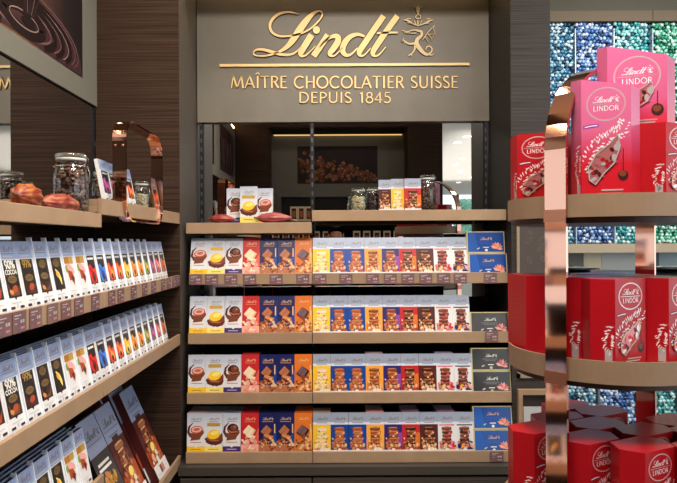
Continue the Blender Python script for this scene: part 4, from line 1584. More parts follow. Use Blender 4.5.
def mk_truffle(H=0.205, w=HW, s=HS, body=LRED, pink=False, slant=0.0):
    t = empty('truffle_box')
    lp = hexloop(w, s)
    b = MB()
    zt = (lambda x, y: H - slant * (x / w + .5)) if slant else H
    b.prism(lp, 0, zt, body, None, None)
    d = s * math.sin(R(60))
    fr = Art(b, lambda u, v, l: (u, -d - l, v))
    k = H / 0.205
    wf = w / 0.105
    # oval with wordmark and LINDOR
    cx, cz_, rx, rz = 0.0, H - 0.041 * wf - (slant * .5), 0.040 * wf, 0.031 * wf
    lt = LINW
    if pink:
        rx, rz = 0.041 * wf, 0.038 * wf
        cz_ = H - 0.050 * wf - slant * .5
    ov = [(cx + rx * math.cos(q), cz_ + rz * math.sin(q)) for q in (2 * PI * i / 40 for i in range(40))]
    fr.ribbon(ov, LINS, 0.0020 * wf, closed=True)
    fr.ribbon([(cx + (x - cx) * .95, cz_ + (z - cz_) * .95) for x, z in ov], mat('oval_hairline', (226, 140, 150), 0.35), 0.0009, closed=True)
    wordmark(fr, cx - 0.028 * wf, cz_ + 0.0035 * wf, 0.056 * wf, lt)
    fr.rect(cx - rx * .86, cx + rx * .86, cz_ - 0.0012, cz_ + 0.0002, LINS)
    text(fr, 'LINDOR', cx, cz_ - 0.0155 * wf, 0.0115 * wf, lt, wx=1.0)
    # little banner
    zb_ = cz_ - rz - 0.014 * wf
    fr.ribbon([(-w * .46, zb_, .0075), (-w * .3, zb_ + .003, .0085), (-w * .14, zb_ + .004, .0075)], VIOL if pink else mat('banner_wine', (132, 40, 70), 0.4))
    fr.ribbon([(-w * .43, zb_ + .0005, .002), (-w * .3, zb_ + .003, .002), (-w * .17, zb_ + .004, .002)], LINW)
    # leaf spray over front and side face
    leaf_spray(fr, [(-w * .48, H * .24), (-w * .30, H * .40), (0, H * .50), (w * .30, H * .56), (w * .46, H * .68)], LINW, 3, 0.0085 * wf, 150, 0.013 * wf, (-w / 2, w / 2, 0.02, min(H * .72, cz_ - rz + .004)))
    sl = Art(b, lambda u, v, l: (-w / 2 - (s / 2) * u - l * math.sin(R(60)), -d + d * u - l * math.cos(R(60)), v))
    for q in range(1):
        leaf_spray(Art(b, lambda u, v, l: (-w / 2 - u / s * (s / 2) - l * .866, -d + u / s * d - l * .5, v)), [(0.002, H * .46), (0.012, H * .36), (0.015, H * .25), (0.006, H * .16)], LINW, 6, 0.0095, 54, 0.011, (0.0, s, 0.02, H * .8))
    # small print
    fr.rect(-w * .10, w * .34, 0.016 * k, 0.0185 * k, LINS)
    fr.rect(-w * .16, w * .30, 0.010 * k, 0.0125 * k, LINS)
    # barcode patch on the side
    sl.rect(0.12, 0.42, 0.006, 0.04, mat('barcode_grey', (176, 160, 160), 0.5))
    # chocolate drizzle ball
    fr.ell(w * .34, H * .20, 0.011 * wf, 0.012 * wf, BRND)
    fr.ell(w * .33, H * .215, 0.0075 * wf, 0.007 * wf, BRN)
    fr.rect(w * .335, w * .35, H * .24, H * .42, BRND)
    # back panel text
    bk = Art(b, lambda u, v, l: (-u, d + l, v))
    for q in range(9):
        bk.rect(-w * .36, w * .36, H * (.25 + .06 * q), H * (.25 + .06 * q) + .002, mat('back_print', (176, 60, 62), 0.45))
    b.build('carton', t)
    # window with wrapped truffles showing
    b = MB()
    wp = [(-w * .34, H * .17), (-w * .36, H * .27), (-w * .2, H * .38), (w * .05, H * .45), (w * .24, H * .53), (w * .27, H * .42), (w * .16, H * .30), (-w * .05, H * .22), (-w * .22, H * .13)]
    wa = Art(b, lambda u, v, l: (u, -d - 0.0004 - l, v), 40)
    wa.poly(wp, foil[2])
    g = random.Random(8)
    cnt = 0
    while cnt < 26:
        u, v = g.uniform(-w * .34, w * .26), g.uniform(H * .15, H * .52)
        # inside test
        ins = False
        for i in range(len(wp)):
            x1, y1 = wp[i]
            x2, y2 = wp[i - 1]
            if (y1 > v) != (y2 > v) and u < (x2 - x1) * (v - y1) / (y2 - y1) + x1:
                ins = not ins
        if not ins:
            continue
        cnt += 1
        wa.ell(u, v, g.uniform(.004, .009), g.uniform(.003, .006), g.choice(foil), g.uniform(0, 3), 7)
    wa.ribbon(wp, LING if not pink else LINS, 0.0026, closed=True)
    b.build('window', t)
    return t


pink_m = ramp_mat('painted_pink_glare', 'Z', [(0, (196, 24, 36)), (0.085, (200, 30, 46)), (0.135, (202, 72, 106)), (0.17, (210, 98, 138)), (0.30, (212, 106, 150))], 0.28, 0.5, 0.3)  # pink glare painted over the red, stronger towards the top
pink_t = ramp_mat('tall_painted_pink_glare', 'Z', [(0, (200, 30, 46)), (0.03, (200, 58, 88)), (0.07, (208, 92, 132)), (0.21, (212, 106, 150))], 0.28, 0.5, 0.3)  # upper box: pink glare put into the base colour


def tbox(x, y, z, yaw, label, group, key='std', mk=None, sz=1.0):
    o = PR.get(('tb', key), mk or mk_truffle)
    o.location = (x, y, z)
    o.rotation_euler = (0, 0, yaw)
    o.scale = (1, 1, sz)
    tag(o, label, 'box of truffles', group)
    return o


FT, FM, FB = 1.61 - .0155, 1.22 - .0155, 0.8043
GT, GM, GB = 'truffle boxes on the top tray', 'truffle boxes on the middle tray', 'truffle boxes on the bottom tray'
tbox(0.572, 1.735, FT, -R(28), 'red truffle box half behind the copper strap, outermost on the top tray', GT, sz=0.93)
tbox(0.706, 1.836, FT, R(20), 'shaded red truffle box between the copper strap and the smaller pink box', GT, sz=0.88)
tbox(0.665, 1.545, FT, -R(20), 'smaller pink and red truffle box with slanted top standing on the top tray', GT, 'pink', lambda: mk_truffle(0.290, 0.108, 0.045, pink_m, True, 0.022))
tbox(0.810, 1.551, FT, R(24), 'red truffle box on the top tray in front of the larger pink box', GT, sz=0.88)
tbox(0.838, 1.690, FT, R(24), 'red truffle box under the larger pink box, behind another red one', GT, sz=0.88)
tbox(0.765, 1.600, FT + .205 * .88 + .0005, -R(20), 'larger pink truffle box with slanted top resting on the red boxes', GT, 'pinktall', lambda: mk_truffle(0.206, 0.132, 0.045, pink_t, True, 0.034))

tbox(0.687, 1.553, FM, R(27), 'red truffle box with full oval and window showing, front of the middle tray', GM)
tbox(0.829, 1.586, FM, R(27), 'red truffle box at the frame edge on the middle tray', GM)
tbox(0.643, 1.641, FM, R(27), 'red truffle box between the copper strap and the front box, middle tray', GM)
tbox(0.550, 1.735, FM, R(100), 'red truffle box turned away beside the copper strap, outermost on middle tray', GM)
tbox(0.784, 1.679, FM, R(27), 'red truffle box at the centre of the middle tray', GM)
tbox(0.740, 1.772, FM, R(27), 'red truffle box behind the centre of the middle tray', GM)

c27, s27 = math.cos(R(27)), math.sin(R(27))


def loc2w(lx, ly):
    return lx * c27 - ly * s27, lx * s27 + ly * c27


def clash(p, q):
    dx, dy = p[0] - q[0], p[1] - q[1]
    lx, ly = abs(dx * c27 + dy * s27), abs(-dx * s27 + dy * c27)
    return ly < .0950 and lx < .105 + .055 * (1 - ly / .0953) - .0005


bott = [((0.749, 1.541), 'red truffle box seen from above, foremost in the bottom tray'),
        ((0.541, 1.690), 'red truffle box at the tower edge beside the copper strap, bottom tray'),
        ((0.645, 1.604), 'red truffle box beside the foremost one, next to the strap, bottom tray')]
cand = []
ly = -.33
while ly < .33:
    lx = -.33
    while lx < .33:
        dx, dy = loc2w(lx, ly)
        cand.append((XC + dx, YC + dy))
        lx += .006
    ly += .006
PLC = ['second', 'third', 'fourth', 'fifth', 'sixth', 'seventh', 'eighth', 'ninth', 'tenth', 'eleventh', 'twelfth', 'thirteenth', 'fourteenth', 'fifteenth', 'sixteenth', 'seventeenth', 'eighteenth', 'nineteenth']


def rmax(c):
    return max(math.hypot(c[0] + loc2w(*q)[0] - XC, c[1] + loc2w(*q)[1] - YC) for q in hexloop())


for c in cand:
    lv = min((c[0] + loc2w(*q)[0]) / (c[1] + loc2w(*q)[1]) for q in hexloop())
    if lv < (516 - PX0) / F or rmax(c) > .302 or clash(c, (0.545, 1.543)) or clash(c, (0.929, 1.885)):
        continue
    if not any(clash(c, q[0]) for q in bott):
        if True:
            bott.append((c, f'red truffle box seen from above, {PLC[len(bott) - 1]} from the front of the bottom tray'))
for (x, y), lab in bott:
    tbox(x, y, FB, R(27), lab, GB)

# ------------------------------------------------------------------ framed panel on the right pier
fp = empty('wallpaper_panel', (0.905, YP, 1.24))
tag(fp, 'tan-framed dark floral wallpaper panel on the grey pier behind the tower', 'wall panel')
FI = Matrix.Translation((-0.905, -YP, -1.24))
frame_tan = mat('panel_frame_tan', (150, 132, 110), 0.5)
x0, x1, z0, z1_ = 0.828, 0.982, 0.893, 1.592
b = MB()
b.box(x0, x0 + .012, YP - .016, YP - .0005, z0, z1_, frame_tan)
b.box(x0, x1, YP - .016, YP - .0005, z0, z0 + .02, frame_tan)
b.box(x0, x1, YP - .016, YP - .0005, z1_ - .008, z1_, frame_tan)
b.box(x1 - .008, x1, YP - .016, YP - .0005, z0, z1_, frame_tan)
o = b.build('frame', fp)
o.matrix_parent_inverse = FI
b = MB()
b.box(x0 + .012, x1 - .008, YP - .006, YP - .0004, z0 + .02, z1_ - .008, mat('floral_ground', (78, 68, 62), 0.6))
a = Art(b, lambda u, v, l: (u, YP - .006 - l, v))
fl = mat('floral_leaf', (112, 100, 86), 0.6)
g = random.Random(4)
for k in range(26):
    cx, cz_, th, L = g.uniform(.86, .955), g.uniform(.95, 1.55), g.uniform(0, 6.3), g.uniform(.025, .045)
    c, s = math.cos(th), math.sin(th)
    pts = [(cx + c * L * u - s * L * .28 * math.sin(PI * u), cz_ + s * L * u + c * L * .28 * math.sin(PI * u)) for u in (0, .25, .5, .75, 1)] + [(cx + c * L * u + s * L * .28 * math.sin(PI * u), cz_ + s * L * u - c * L * .28 * math.sin(PI * u)) for u in (.75, .5, .25)]
    if all(x0 + .014 < p[0] < x1 - .01 and z0 + .024 < p[1] < z1_ - .012 for p in pts):
        a.ribbon(pts, fl, 0.0022, closed=True)
        a.ribbon([(cx, cz_), (cx + c * L, cz_ + s * L)], fl, 0.0014)
o = b.build('wallpaper', fp)
o.matrix_parent_inverse = FI
nf = empty('niche_frame', (0.905, YP, 0.7))
tag(nf, 'tan-framed dark niche low on the grey pier below the wallpaper panel', 'niche')
NI = Matrix.Translation((-0.905, -YP, -0.7))
b = MB()
z0, z1_ = 0.56, 0.843
for bx in ((x0, x1, z1_ - .022, z1_), (x0, x0 + .018, z0, z1_ - .022), (x1 - .016, x1, z0, z1_ - .022), (x0, x1, z0 - .02, z0)):
    b.box(bx[0], bx[1], YP - .03, YP - .0005, bx[2], bx[3], nose_m)
o = b.build('frame', nf)
o.matrix_parent_inverse = NI
b = MB()
b.box(x0 + .018, x1 - .016, YP - .004, YP - .0006, z0, z1_ - .022, mat('niche_dark', (48, 34, 32), 0.6))
o = b.build('back', nf)
o.matrix_parent_inverse = NI
b = MB()
b.box(x0 + .022, x1 - .02, YP - .028, YP - .006, z0 + .002, z0 + .235 - .03, mat('niche_card', (190, 190, 188), 0.4))
tag(b.build('leaflet_box'), 'pale grey leaflet box standing in the low framed niche', 'box')

# ------------------------------------------------------------------ pick and mix dispenser
YD, YDL = 4.60, 4.35
dp = empty('truffle_dispenser', (2.1, YD, 0))
tag(dp, 'tall wall dispenser of blue and green wrapped truffles behind the tower', 'dispenser')
DI = Matrix.Translation((-2.1, -YD, 0))
hdr_a, hdr_b = mat('header_grey_tan', (84, 78, 66), 0.7, 0, 0.15), mat('header_tan', (104, 89, 73), 0.7, 0, 0.15)


def dpart(b, name, bevel=0.0):
    o = b.build(name, dp, bevel)
    o.matrix_parent_inverse = DI
    return o


zh = W(610, 22, YD)[1]
for x0, x1 in ((1.2, 2.318), (2.3215, 3.25)):
    b = MB()
    b.box(x0, x1, YD - .02, YD + .45, zh, zh + .075, hdr_b)
    dpart(b, 'header_panel', .001)
b = MB()
b.box(1.2, 3.25, YD + .01, YD + .45, zh + .0755, CEIL - .002, hdr_a)
dpart(b, 'upper_fascia')
ZB0, ZB1 = 1.478, zh
b = MB()
b.box(1.2, 3.25, YD - .02, YD + .45, 1.412, 1.477, mat('dispenser_shelf_tan', (168, 148, 122), 0.5))
dpart(b, 'shelf', .001)
b = MB()
b.box(1.2, 3.25, YD + .09, YD + .10, ZB0, ZB1, mat('dispenser_back', (110, 128, 146), 0.5))
dpart(b, 'back_panel')
UPX = [1.49, 1.768, 2.045, 2.322, 2.60, 2.88]
LOX = [1.547, 1.819, 2.091, 2.363, 2.635, 2.907]
div_m = mat('dispenser_divider', (176, 190, 200), 0.25, 0.0, 0.6)
for x in UPX:
    b = MB()
    b.box(x - .003, x + .003, YD - .012, YD + .089, ZB0, ZB1 - .05, div_m)
    dpart(b, 'divider')
for x in LOX:
    b = MB()
    b.box(x - .006, x + .006, YDL - .012, YDL + .089, 0.12, 1.20, mat('lower_divider', (96, 108, 116), 0.3))
    dpart(b, 'divider')
b = MB()
b.box(1.2, 3.25, YDL + .09, YDL + .10, .12, 1.20, mat('dispenser_back', (110, 128, 146), 0.5))
dpart(b, 'lower_back_panel')
b = MB()
b.box(1.2, 3.25, YDL - .02, YDL + .45, 0.0, 0.12, hdr_b)
dpart(b, 'plinth')
b = MB()
b.box(1.2, 3.25, YDL - .06, YDL + .75, 1.201, 1.262, mat('counter_navy', (52, 66, 100), 0.4))
dpart(b, 'counter', .003)
# niche back with vertical panels
b = MB()
for k, (xa, xb, m) in enumerate(((1.2, 1.80, (176, 176, 160)), (1.802, 1.90, (196, 188, 164)), (1.902, 2.02, (92, 92, 88)), (2.022, 2.16, (190, 182, 158)), (2.162, 2.52, (166, 172, 172)), (2.522, 2.62, (70, 84, 92)), (2.622, 3.25, (130, 150, 156)))):
    b.box(xa, xb, 5.10, 5.12, 1.263, 1.411, mat(f'niche_panel_{k}', m, 0.6))
dpart(b, 'niche_back')
# black scoop bowls on the counter
for x, w, lab in ((1.70, .15, 'black round tray on the counter behind the strap'), (2.18, .0, ''), (2.33, .19, 'larger black round tray on the counter behind the back strap')):
    if not w:
        continue
    t = empty('scoop_tray', (x, 4.42, 1.2625))
    tag(t, lab, 'tray', 'black trays on the dispenser counter')
    b = MB()
    b.lathe([(w * .62, 0), (w * .62, .035), (w * .3, .04), (.001, .04)], black_metal, 32, caps=False)
    b.build('base', t)
    b = MB()
    b.lathe([(w * .85, .041), (w * 1.0, .046), (w * 1.0, .052), (.001, .054)], mat('tray_lid_black', (26, 28, 34), 0.3), 32, caps=False)
    b.build('lid', t)

# wrapped truffles: small foil balls with twisted ends
HUES = [[(70, 128, 160), (150, 190, 206), (34, 66, 90), (204, 222, 228)], [(82, 124, 186), (154, 182, 216), (44, 66, 112), (208, 218, 234)], [(66, 164, 164), (142, 206, 202), (36, 98, 110), (200, 230, 228)], [(60, 156, 120), (140, 206, 178), (28, 92, 76), (200, 230, 214)]]
CN = ['teal-blue', 'periwinkle blue', 'turquoise', 'green', 'green']
BR = 0.0142
tmats = [[mat(f'foil_{h}_{k}', c, 0.25, 0.12, 0.6) for k, c in enumerate(row)] for h, row in enumerate(HUES)]


def truffle_geo():
    v, f = ICO1
    vs = [Vector(p) for p in v]
    fs = [list(x) for x in f]
    n = len(vs)
    # two twisted wrapper ends, small fans
    for sgn in (1, -1):
        base_ = len(vs)
        for i in range(6):
            q = 2 * PI * i / 6
            vs.append(Vector((sgn * 0.92, .18 * math.cos(q), .18 * math.sin(q))))
            vs.append(Vector((sgn * 1.45, (.55 if i % 2 else .4) * math.cos(q + .3), (.55 if i % 2 else .4) * math.sin(q + .3))))
        for i in range(6):
            j = (i + 1) % 6
            fs.append([base_ + 2 * i, base_ + 2 * j, base_ + 2 * j + 1, base_ + 2 * i + 1])
    return vs, fs


TV, TF = truffle_geo()
tproto = {}


def truffle(h, k):
    if (h, k) not in tproto:
        b = MB()
        b.mesh([p * BR * .94 for p in TV], TF, tmats[h][k], True)
        me = b.build('wrapped_truffle')
        tproto[(h, k)] = me
        return me
    o = tproto[(h, k)].copy()
    COL.objects.link(o)
    return o


gt = random.Random(77)
balls = []


def fill(xs, y, z0, z1_, tag_):
    for ci in range(len(xs) - 1):
        h = min(ci, 3)
        r_ = 0
        z = z0 + BR
        while z < z1_ - BR * .6:
            x = xs[ci] + .006 + BR + (BR if r_ % 2 else 0)
            while x < xs[ci + 1] - .006 - BR * .9:
                balls.append((x + gt.uniform(-.005, .005), y + BR + gt.uniform(0, .016), z + gt.uniform(-.005, .005), h, ci, tag_))
                x += 2 * BR * .98
            r_ += 1
            z += BR * 1.72


fill(UPX, YD - .01, ZB0, ZB1, 'u')
fill(LOX, YDL - .01, .121, 1.195, 'l')


def view_rank(bl):
    x, y, z, h, ci, tg_ = bl
    px, py = PX0 + F * x / y, PY0 + F * (ZC - z) / y
    if tg_ == 'l':
        if (567 < px < 631 or 650 < px < 677) and 388 < py < 424 - (6 if px > 600 and px < 640 else 0) + (14 if px > 650 else 0):
            return 0
    else:
        if (566 < px < 632 or 651 < px < 676) and 220 < py < 243:
            return 1
        if px < 594 and 552 < px and 24 < py < 82 - max(0, px - 575) * .2 or (594 <= px < 677 and 24 < py < 48):
            return 2
    return 9


ranked = sorted(balls, key=lambda q: (view_rank(q), gt.random()))
ranks = [view_rank(q) for q in ranked]
ind = [q for q, rk in zip(ranked, ranks) if rk < 9][:300]
indset = set(id(q) for q in ind)
for q in ind:
    x, y, z, h, ci, tg_ = q
    o = truffle(h, gt.choice((0, 1, 1, 3, 3, 2, 0)))
    o.location = (x, y, z)
    o.rotation_euler = (gt.uniform(0, 6), gt.uniform(0, 6), gt.uniform(0, 6))
    place = 'lower' if tg_ == 'l' else 'upper'
    tag(o, f'small {CN[ci]} foil-wrapped truffle in the {place} dispenser column of that colour', 'truffle', f'{CN[ci]} truffles in the {place} dispenser')
b = MB()
for q in balls:
    if id(q) in indset:
        continue
    x, y, z, h, ci, tg_ = q
    rot = Matrix.Rotation(gt.uniform(0, 6), 3, 'X') @ Matrix.Rotation(gt.uniform(0, 6), 3, 'Z')
    c = Vector((x, y, z))
    b.mesh([rot @ (p * BR * .94) + c for p in TV], TF, tmats[h][gt.choice((0, 1, 1, 3, 3, 2, 0))], True)
for q in balls:
    x, y, z, h, ci, tg_ = q
    if (x + BR) > 2.6:
        continue
    b.mesh([(x + BR + p[0] * BR, y + .024 + p[1] * BR, z + BR * .8 + p[2] * BR) for p in ICO0[0]], ICO0[1], tmats[h][gt.choice((0, 1, 2, 2))], True)
o = b.build('wrapped_truffles')
o['kind'] = 'stuff'
tag(o, 'mass of blue, turquoise and green foil-wrapped truffles filling the dispenser columns', 'truffles')

# ------------------------------------------------------------------ behind the camera (seen in the mirror)
def opp_shelf(zt, label):
    t = empty('display_shelf', (0.1, -0.52, zt))
    tag(t, label, 'shelf', 'shelves of the opposite wall')
    inv = Matrix.Translation((-0.1, 0.52, -zt))
    b = MB()
    b.box(XL + .004, 0.856, -0.532, -0.52, zt - .05, zt, nose_m)
    o = b.build('front_edge', t)
    o.matrix_parent_inverse = inv
    b = MB()
    b.box(XL + .004, 0.856, -0.86, -0.5325, zt - .026, zt - .01, board_m)
    o = b.build('board', t)
    o.matrix_parent_inverse = inv


opp_shelf(1.735, 'tan upper shelf on the opposite wall seen in the mirror')
opp_shelf(1.46, 'tan lower shelf on the opposite wall seen in the mirror')


def mk_opp():
    b = MB()
    b.box(-.04, .04, -.012, .012, 0, .17, BRND, {'back': CREAM})
    a = Art(b, lambda u, v, l: (-u, .012 + l, v))
    a.rect(-.026, .026, .03, .15, MAROON)
    a.rect(-.018, .018, .05, .12, BRNL)
    return b.build('chocolate_carton')


for k in range(13):
    if k in (6, 7):
        continue
    o = PR.get('opp', mk_opp)
    o.location = (-0.60 + .112 * k, -0.60, 1.4505)
    tag(o, 'cream and brown carton on the opposite wall shelf, seen only in the mirror', 'chocolate carton', 'cartons on the opposite wall shelf')
for k in range(3):
    o = PR.get('opp', mk_opp)
    o.location = (-0.40 + .083 * k, -0.62, 1.7255)
    tag(o, 'cream and brown carton on the opposite upper shelf, seen only in the mirror', 'chocolate carton', 'cartons on the opposite upper shelf')

for k, (px, py) in enumerate(((468, 137), (458, 143), (463, 159), (456, 165), (461, 172), (470, 178), (459, 183))):
    D = (CEIL - ZC) * F / (PY0 - py)
    x, y = (px - PX0) / F * D, 2 * YM - D
    t = empty('ceiling_downlight', (x, y, CEIL - .001))
    tag(t, f'round ceiling downlight seen in the mirror, {ORD[k]} from the top', 'ceiling light', 'downlights in the mirrored ceiling')
    b = MB()
    b.lathe([(.095, -.006), (.085, -.008), (.08, 0)], mat('downlight_rim', (235, 232, 226), 0.4), 24, caps=False)
    b.build('rim', t)
    b = MB()
    b.lathe([(.001, -.004), (.08, -.004)], lamp_m, 24, caps=False)
    b.build('diffuser', t)
# distant glazing line and trees outside it
for k, x in enumerate((3.35, 3.95, 4.35, 5.2, 6.4, 7.6)):
    b = MB()
    b.box(x - .05, x + .05, -19.6, -19.5, 0, CEIL, mat('mullion_dark', (60, 66, 70), 0.5))
    struct(b.build(f'window_{k + 1}'))
leafm = noise_mat('tree_foliage', (70, 130, 110), (150, 200, 170), (2, 2, 2), 6, 0.7)
g = random.Random(2)
for k, (x, y) in enumerate(((4.6, -25), (7.8, -27), (1.0, -28), (11.0, -26))):
    t = empty('street_tree', (x, y, 0))
    tag(t, f'leafy green tree outside the far glazing, {ORD[k]} from the mirror strip', 'tree', 'trees outside the far glazing')
    b = MB()
    b.tube([(0, 0, -1), (0.05, 0, 1.2), (0, .05, 2.2)], [.14, .12, .07], BRN, 8)
    b.build('trunk', t)
    b = MB()
    for _ in range(30):
        c = Vector((g.gauss(0, .5), g.gauss(0, .5), 2.6 + g.gauss(0, .6)))
        rr = g.uniform(.25, .5)
        b.mesh([c + Vector(p) * rr * g.uniform(.85, 1.1) for p in ICO1[0]], ICO1[1], leafm, True)
    b.build('crown', t)

# the photographer, seen as a face in the mirror
def skin_body(name, verts, edges, radii, m, parent, root=0, sub=2):
    me = bpy.data.meshes.new(name)
    me.from_pydata(verts, edges, [])
    me.materials.append(m)
    o = bpy.data.objects.new(name, me)
    COL.objects.link(o)
    if parent is not None:
        o.parent = parent
    sk = o.modifiers.new('skin', 'SKIN')
    sk.use_smooth_shade = True
    for i, r_ in enumerate(radii):
        d = me.skin_vertices[0].data[i]
        d.radius = (r_, r_) if not isinstance(r_, tuple) else r_
        d.use_root = (i == root)
    o.modifiers.new('sub', 'SUBSURF').levels = sub
    o.modifiers['sub'].render_levels = sub
    return o


skin_m = mat('skin_tone', (196, 140, 112), 0.5)
hair_m = mat('hair_black', (22, 18, 17), 0.55)
shirt_m = mat('shirt_charcoal', (40, 42, 48), 0.8)
trous_m = mat('trousers_navy', (30, 34, 48), 0.8)
px_, py_ = 0.064, -0.27
pn = empty('person', (px_, py_, 0))
tag(pn, 'dark-haired person in charcoal shirt holding up a phone, mirrored behind the tiers', 'person')
V = [(0, 0, .92), (0, .0, 1.10), (0, -.01, 1.28), (0, -.015, 1.385), (0, 0, 1.46), (0, .012, 1.55), (0, .012, 1.62),
     (.17, -.01, 1.36), (.23, .0, 1.12), (.13, .17, 1.30), (.075, .20, 1.395),
     (-.17, -.01, 1.36), (-.23, .0, 1.12), (-.13, .17, 1.30), (-.075, .20, 1.395),
     (.09, 0, .86), (.10, .01, .48), (.10, -.02, .08), (.10, .10, .03),
     (-.09, 0, .86), (-.10, .01, .48), (-.10, -.02, .08), (-.10, .10, .03)]
E = [(0, 1), (1, 2), (2, 3), (3, 4), (4, 5), (5, 6), (3, 7), (7, 8), (8, 9), (9, 10), (3, 11), (11, 12), (12, 13), (13, 14), (0, 15), (15, 16), (16, 17), (17, 18), (0, 19), (19, 20), (20, 21), (21, 22)]
RD = [(.15, .11), (.14, .10), (.16, .11), (.10, .08), .05, (.072, .088), (.070, .085), .055, .043, .034, .026, .055, .043, .034, .026, .085, .058, .042, .03, .085, .058, .042, .03]
skin_body('body', V, E, RD, skin_m, pn)
VS = [(0, 0, .90), (0, 0, 1.10), (0, -.01, 1.28), (0, -.015, 1.38), (.17, -.01, 1.36), (.23, 0, 1.12), (.16, .12, 1.245), (-.17, -.01, 1.36), (-.23, 0, 1.12), (-.16, .12, 1.245)]
skin_body('shirt', VS, [(0, 1), (1, 2), (2, 3), (3, 4), (4, 5), (5, 6), (3, 7), (7, 8), (8, 9)], [(.165, .125), (.155, .115), (.175, .125), (.11, .09), .068, .056, .047, .068, .056, .047], shirt_m, pn)
VT = [(0, 0, .93), (.09, 0, .86), (.10, .01, .48), (.10, -.02, .10), (-.09, 0, .86), (-.10, .01, .48), (-.10, -.02, .10)]
skin_body('trousers', VT, [(0, 1), (1, 2), (2, 3), (0, 4), (4, 5), (5, 6)], [(.16, .12), .10, .072, .058, .10, .072, .058], trous_m, pn)
b = MB()
hv = []
for p in ICO2[0]:
    if p[2] > -0.1 and not (p[1] > .35 and p[2] < .62):
        pass
    hv.append((p[0] * .084, .006 + p[1] * .100, 1.60 + p[2] * .098))
hf = [f for f in ICO2[1] if not any((ICO2[0][i][1] > .25 and ICO2[0][i][2] < .45) or ICO2[0][i][2] < -.5 for i in f)]
b.mesh(hv, hf, hair_m, True)
b.build('hair', pn)
b = MB()
for s in (-1, 1):
    b.mesh([(s * .031 + p[0] * .013, .094 + p[1] * .008, 1.568 + p[2] * .007) for p in ICO1[0]], ICO1[1], mat('eye_white', (225, 220, 215), 0.3), True)
    b.mesh([(s * .031 + p[0] * .006, .101 + p[1] * .004, 1.568 + p[2] * .006) for p in ICO1[0]], ICO1[1], BLACKP, True)
b.build('eyes', pn)
b = MB()
for s in (-1, 1):
    b.tube([(s * .014, .098, 1.585), (s * .032, .099, 1.591), (s * .05, .088, 1.586)], [.003, .0045, .002], hair_m, 6)
b.build('eyebrows', pn)
b = MB()
b.tube([(0, .094, 1.575), (0, .108, 1.55), (0, .118, 1.532), (0, .1, 1.526)], [.006, .008, .011, .008], skin_m, 8)
b.build('nose', pn)
b = MB()
b.tube([(-.022, .092, 1.503), (0, .1, 1.5), (.022, .092, 1.503)], [.003, .006, .003], mat('lip_tone', (160, 92, 86), 0.5), 6)
b.build('mouth', pn)
b = MB()
for s in (-1, 1):
    b.mesh([(s * .078 + p[0] * .008, 0 + p[1] * .017, 1.562 + p[2] * .03) for p in ICO1[0]], ICO1[1], skin_m, True)
b.build('ears', pn)
for s in (-1, 1):
    hx = s * .075
    hand = skin_body('hand', [(hx, .20, 1.395), (hx + s * .004, .212, 1.43), (hx, .222, 1.455)], [(0, 1), (1, 2)], [.022, (.026, .016), (.026, .013)], skin_m, pn, 0, 1)
    for k in range(4):
        zz = 1.44 + .012 * k
        L = (.05, .056, .052, .042)[k]
        skin_body('finger', [(hx, .218, zz), (hx - s * L * .5, .238, zz + .004), (hx - s * L, .243, zz + .006)], [(0, 1), (1, 2)], [.009, .008, .0065], skin_m, hand, 0, 1)
    skin_body('thumb', [(hx, .208, 1.425), (hx - s * .02, .212, 1.45), (hx - s * .03, .216, 1.47)], [(0, 1), (1, 2)], [.011, .009, .0075], skin_m, hand, 0, 1)
    hand['label'] = 'hand gripping the phone edge'
ph = MB()
ph.box(-.075 + px_, .075 + px_, -.0515, -.0435, 1.425, 1.497, BLACKP)
tag(ph.build('phone', None, .003), 'black phone held sideways by the mirrored person', 'phone')

# ------------------------------------------------------------------ lights
def spot(x, y, z, tx_, ty_, tz, energy, col=(1, .93, .84), size=110, blend=.6, rad=.06):
    l = bpy.data.lights.new('downlight_or_added_spot', 'SPOT')
    l.energy = energy
    l.color = col
    l.spot_size = R(size)
    l.spot_blend = blend
    l.shadow_soft_size = rad
    o = bpy.data.objects.new('downlight_or_added_spot', l)
    COL.objects.link(o)
    o.location = (x, y, z)
    o.rotation_euler = (Vector((tx_, ty_, tz)) - Vector((x, y, z))).to_track_quat('-Z', 'Y').to_euler()
    return o


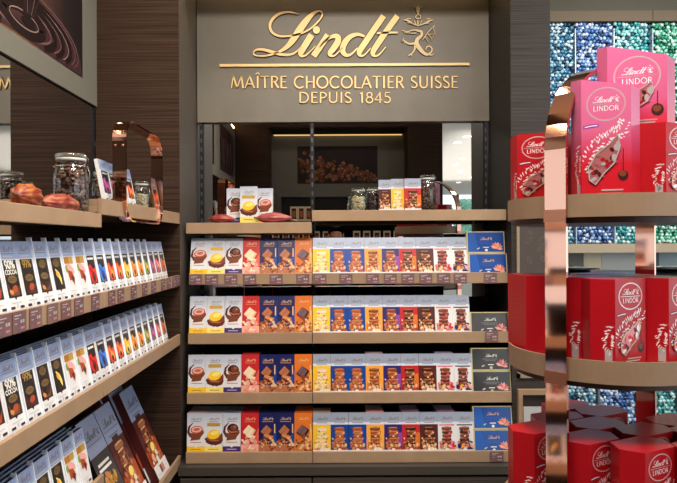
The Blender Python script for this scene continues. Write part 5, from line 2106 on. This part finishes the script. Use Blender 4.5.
for x in (-0.45, 0.05, 0.55):
    spot(x, 0.45, CEIL - .05, x, 2.9, 1.2, 98, rad=.22)
for y in (1.0, 1.7, 2.4):
    spot(0.15, y, CEIL - .05, -0.75, y, 1.1, 60, rad=.15)
spot(0.75, 0.55, CEIL - .05, 0.75, 1.7, 1.1, 48, (1, .95, .92))
spot(2.6, 0.1, CEIL - .05, 0.75, 1.6, 1.2, 75, (1, .97, .97), size=60, rad=.15)  # added lamp that brightens the right-facing truffle box fronts
spot(0.1, 0.5, CEIL - .05, 0.1, -0.85, 2.35, 16, size=80)  # added lamp that lifts the hazelnut picture in the opposite alcove
spot(1.3, 0.9, CEIL - .05, 0.85, 1.7, 1.0, 34, (1, .95, .95))
for x in (1.6, 2.2, 2.8):
    spot(x, 2.7, CEIL - .05, x, 4.6, 1.5, 75, (.96, .98, 1.0))
spot(2.0, 2.2, CEIL - .05, 2.1, 4.4, .4, 75, (.96, .98, 1.0))
spot(0.0, 2.2, CEIL - .05, 0.05, 3.2, 2.3, 20, (1, .9, .75))
b = MB()
b.box(1.3, 3.1, 4.80, 4.86, 1.4095, 1.4115, emit_mat('added_niche_glow', (255, 244, 226), 12.0))  # added strip that brightens the counter niche, hidden behind the shelf edge
tag(b.build('led_strip'), 'added hidden light strip under the dispenser shelf above the navy counter', 'light strip')
# added unseen area light, aimed up to brighten the mirrored ceiling
l = bpy.data.lights.new('added_ceiling_uplight', 'AREA')
l.energy = 190
l.shape = 'RECTANGLE'
l.size, l.size_y = 4.0, 9.0
o = bpy.data.objects.new('added_ceiling_uplight', l)
COL.objects.link(o)
o.location = (4.2, -9, CEIL - .3)
o.rotation_euler = (PI, 0, 0)

wd = bpy.data.worlds.new('world')
sc.world = wd
wd.use_nodes = True
bg = wd.node_tree.nodes['Background']
bg.inputs['Color'].default_value = (0.80, 0.92, 1.0, 1)
bg.inputs['Strength'].default_value = 2.2

# ------------------------------------------------------------------ camera
cd = bpy.data.cameras.new('camera')
cd.sensor_width = 36.0
cd.lens = F / 677.0 * 36.0
cd.shift_x = 8.5 / 677.0
cd.shift_y = 0.5 / 677.0
cd.clip_start = 0.02
cam = bpy.data.objects.new('camera', cd)
COL.objects.link(cam)
cam.location = (0, 0, ZC)
cam.rotation_euler = (PI / 2, ROLL, 0)
sc.camera = cam

sc.view_settings.view_transform = 'Standard'
sc.view_settings.look = 'None'
sc.view_settings.exposure = 0.0
sc.view_settings.gamma = 1.0
sc.view_settings.use_curve_mapping = False
sc.cycles.use_denoising = True
sc.cycles.max_bounces = 8
sc.cycles.transparent_max_bounces = 16
sc.cycles.caustics_reflective = False
sc.cycles.caustics_refractive = False
sc.cycles.sample_clamp_indirect = 6.0
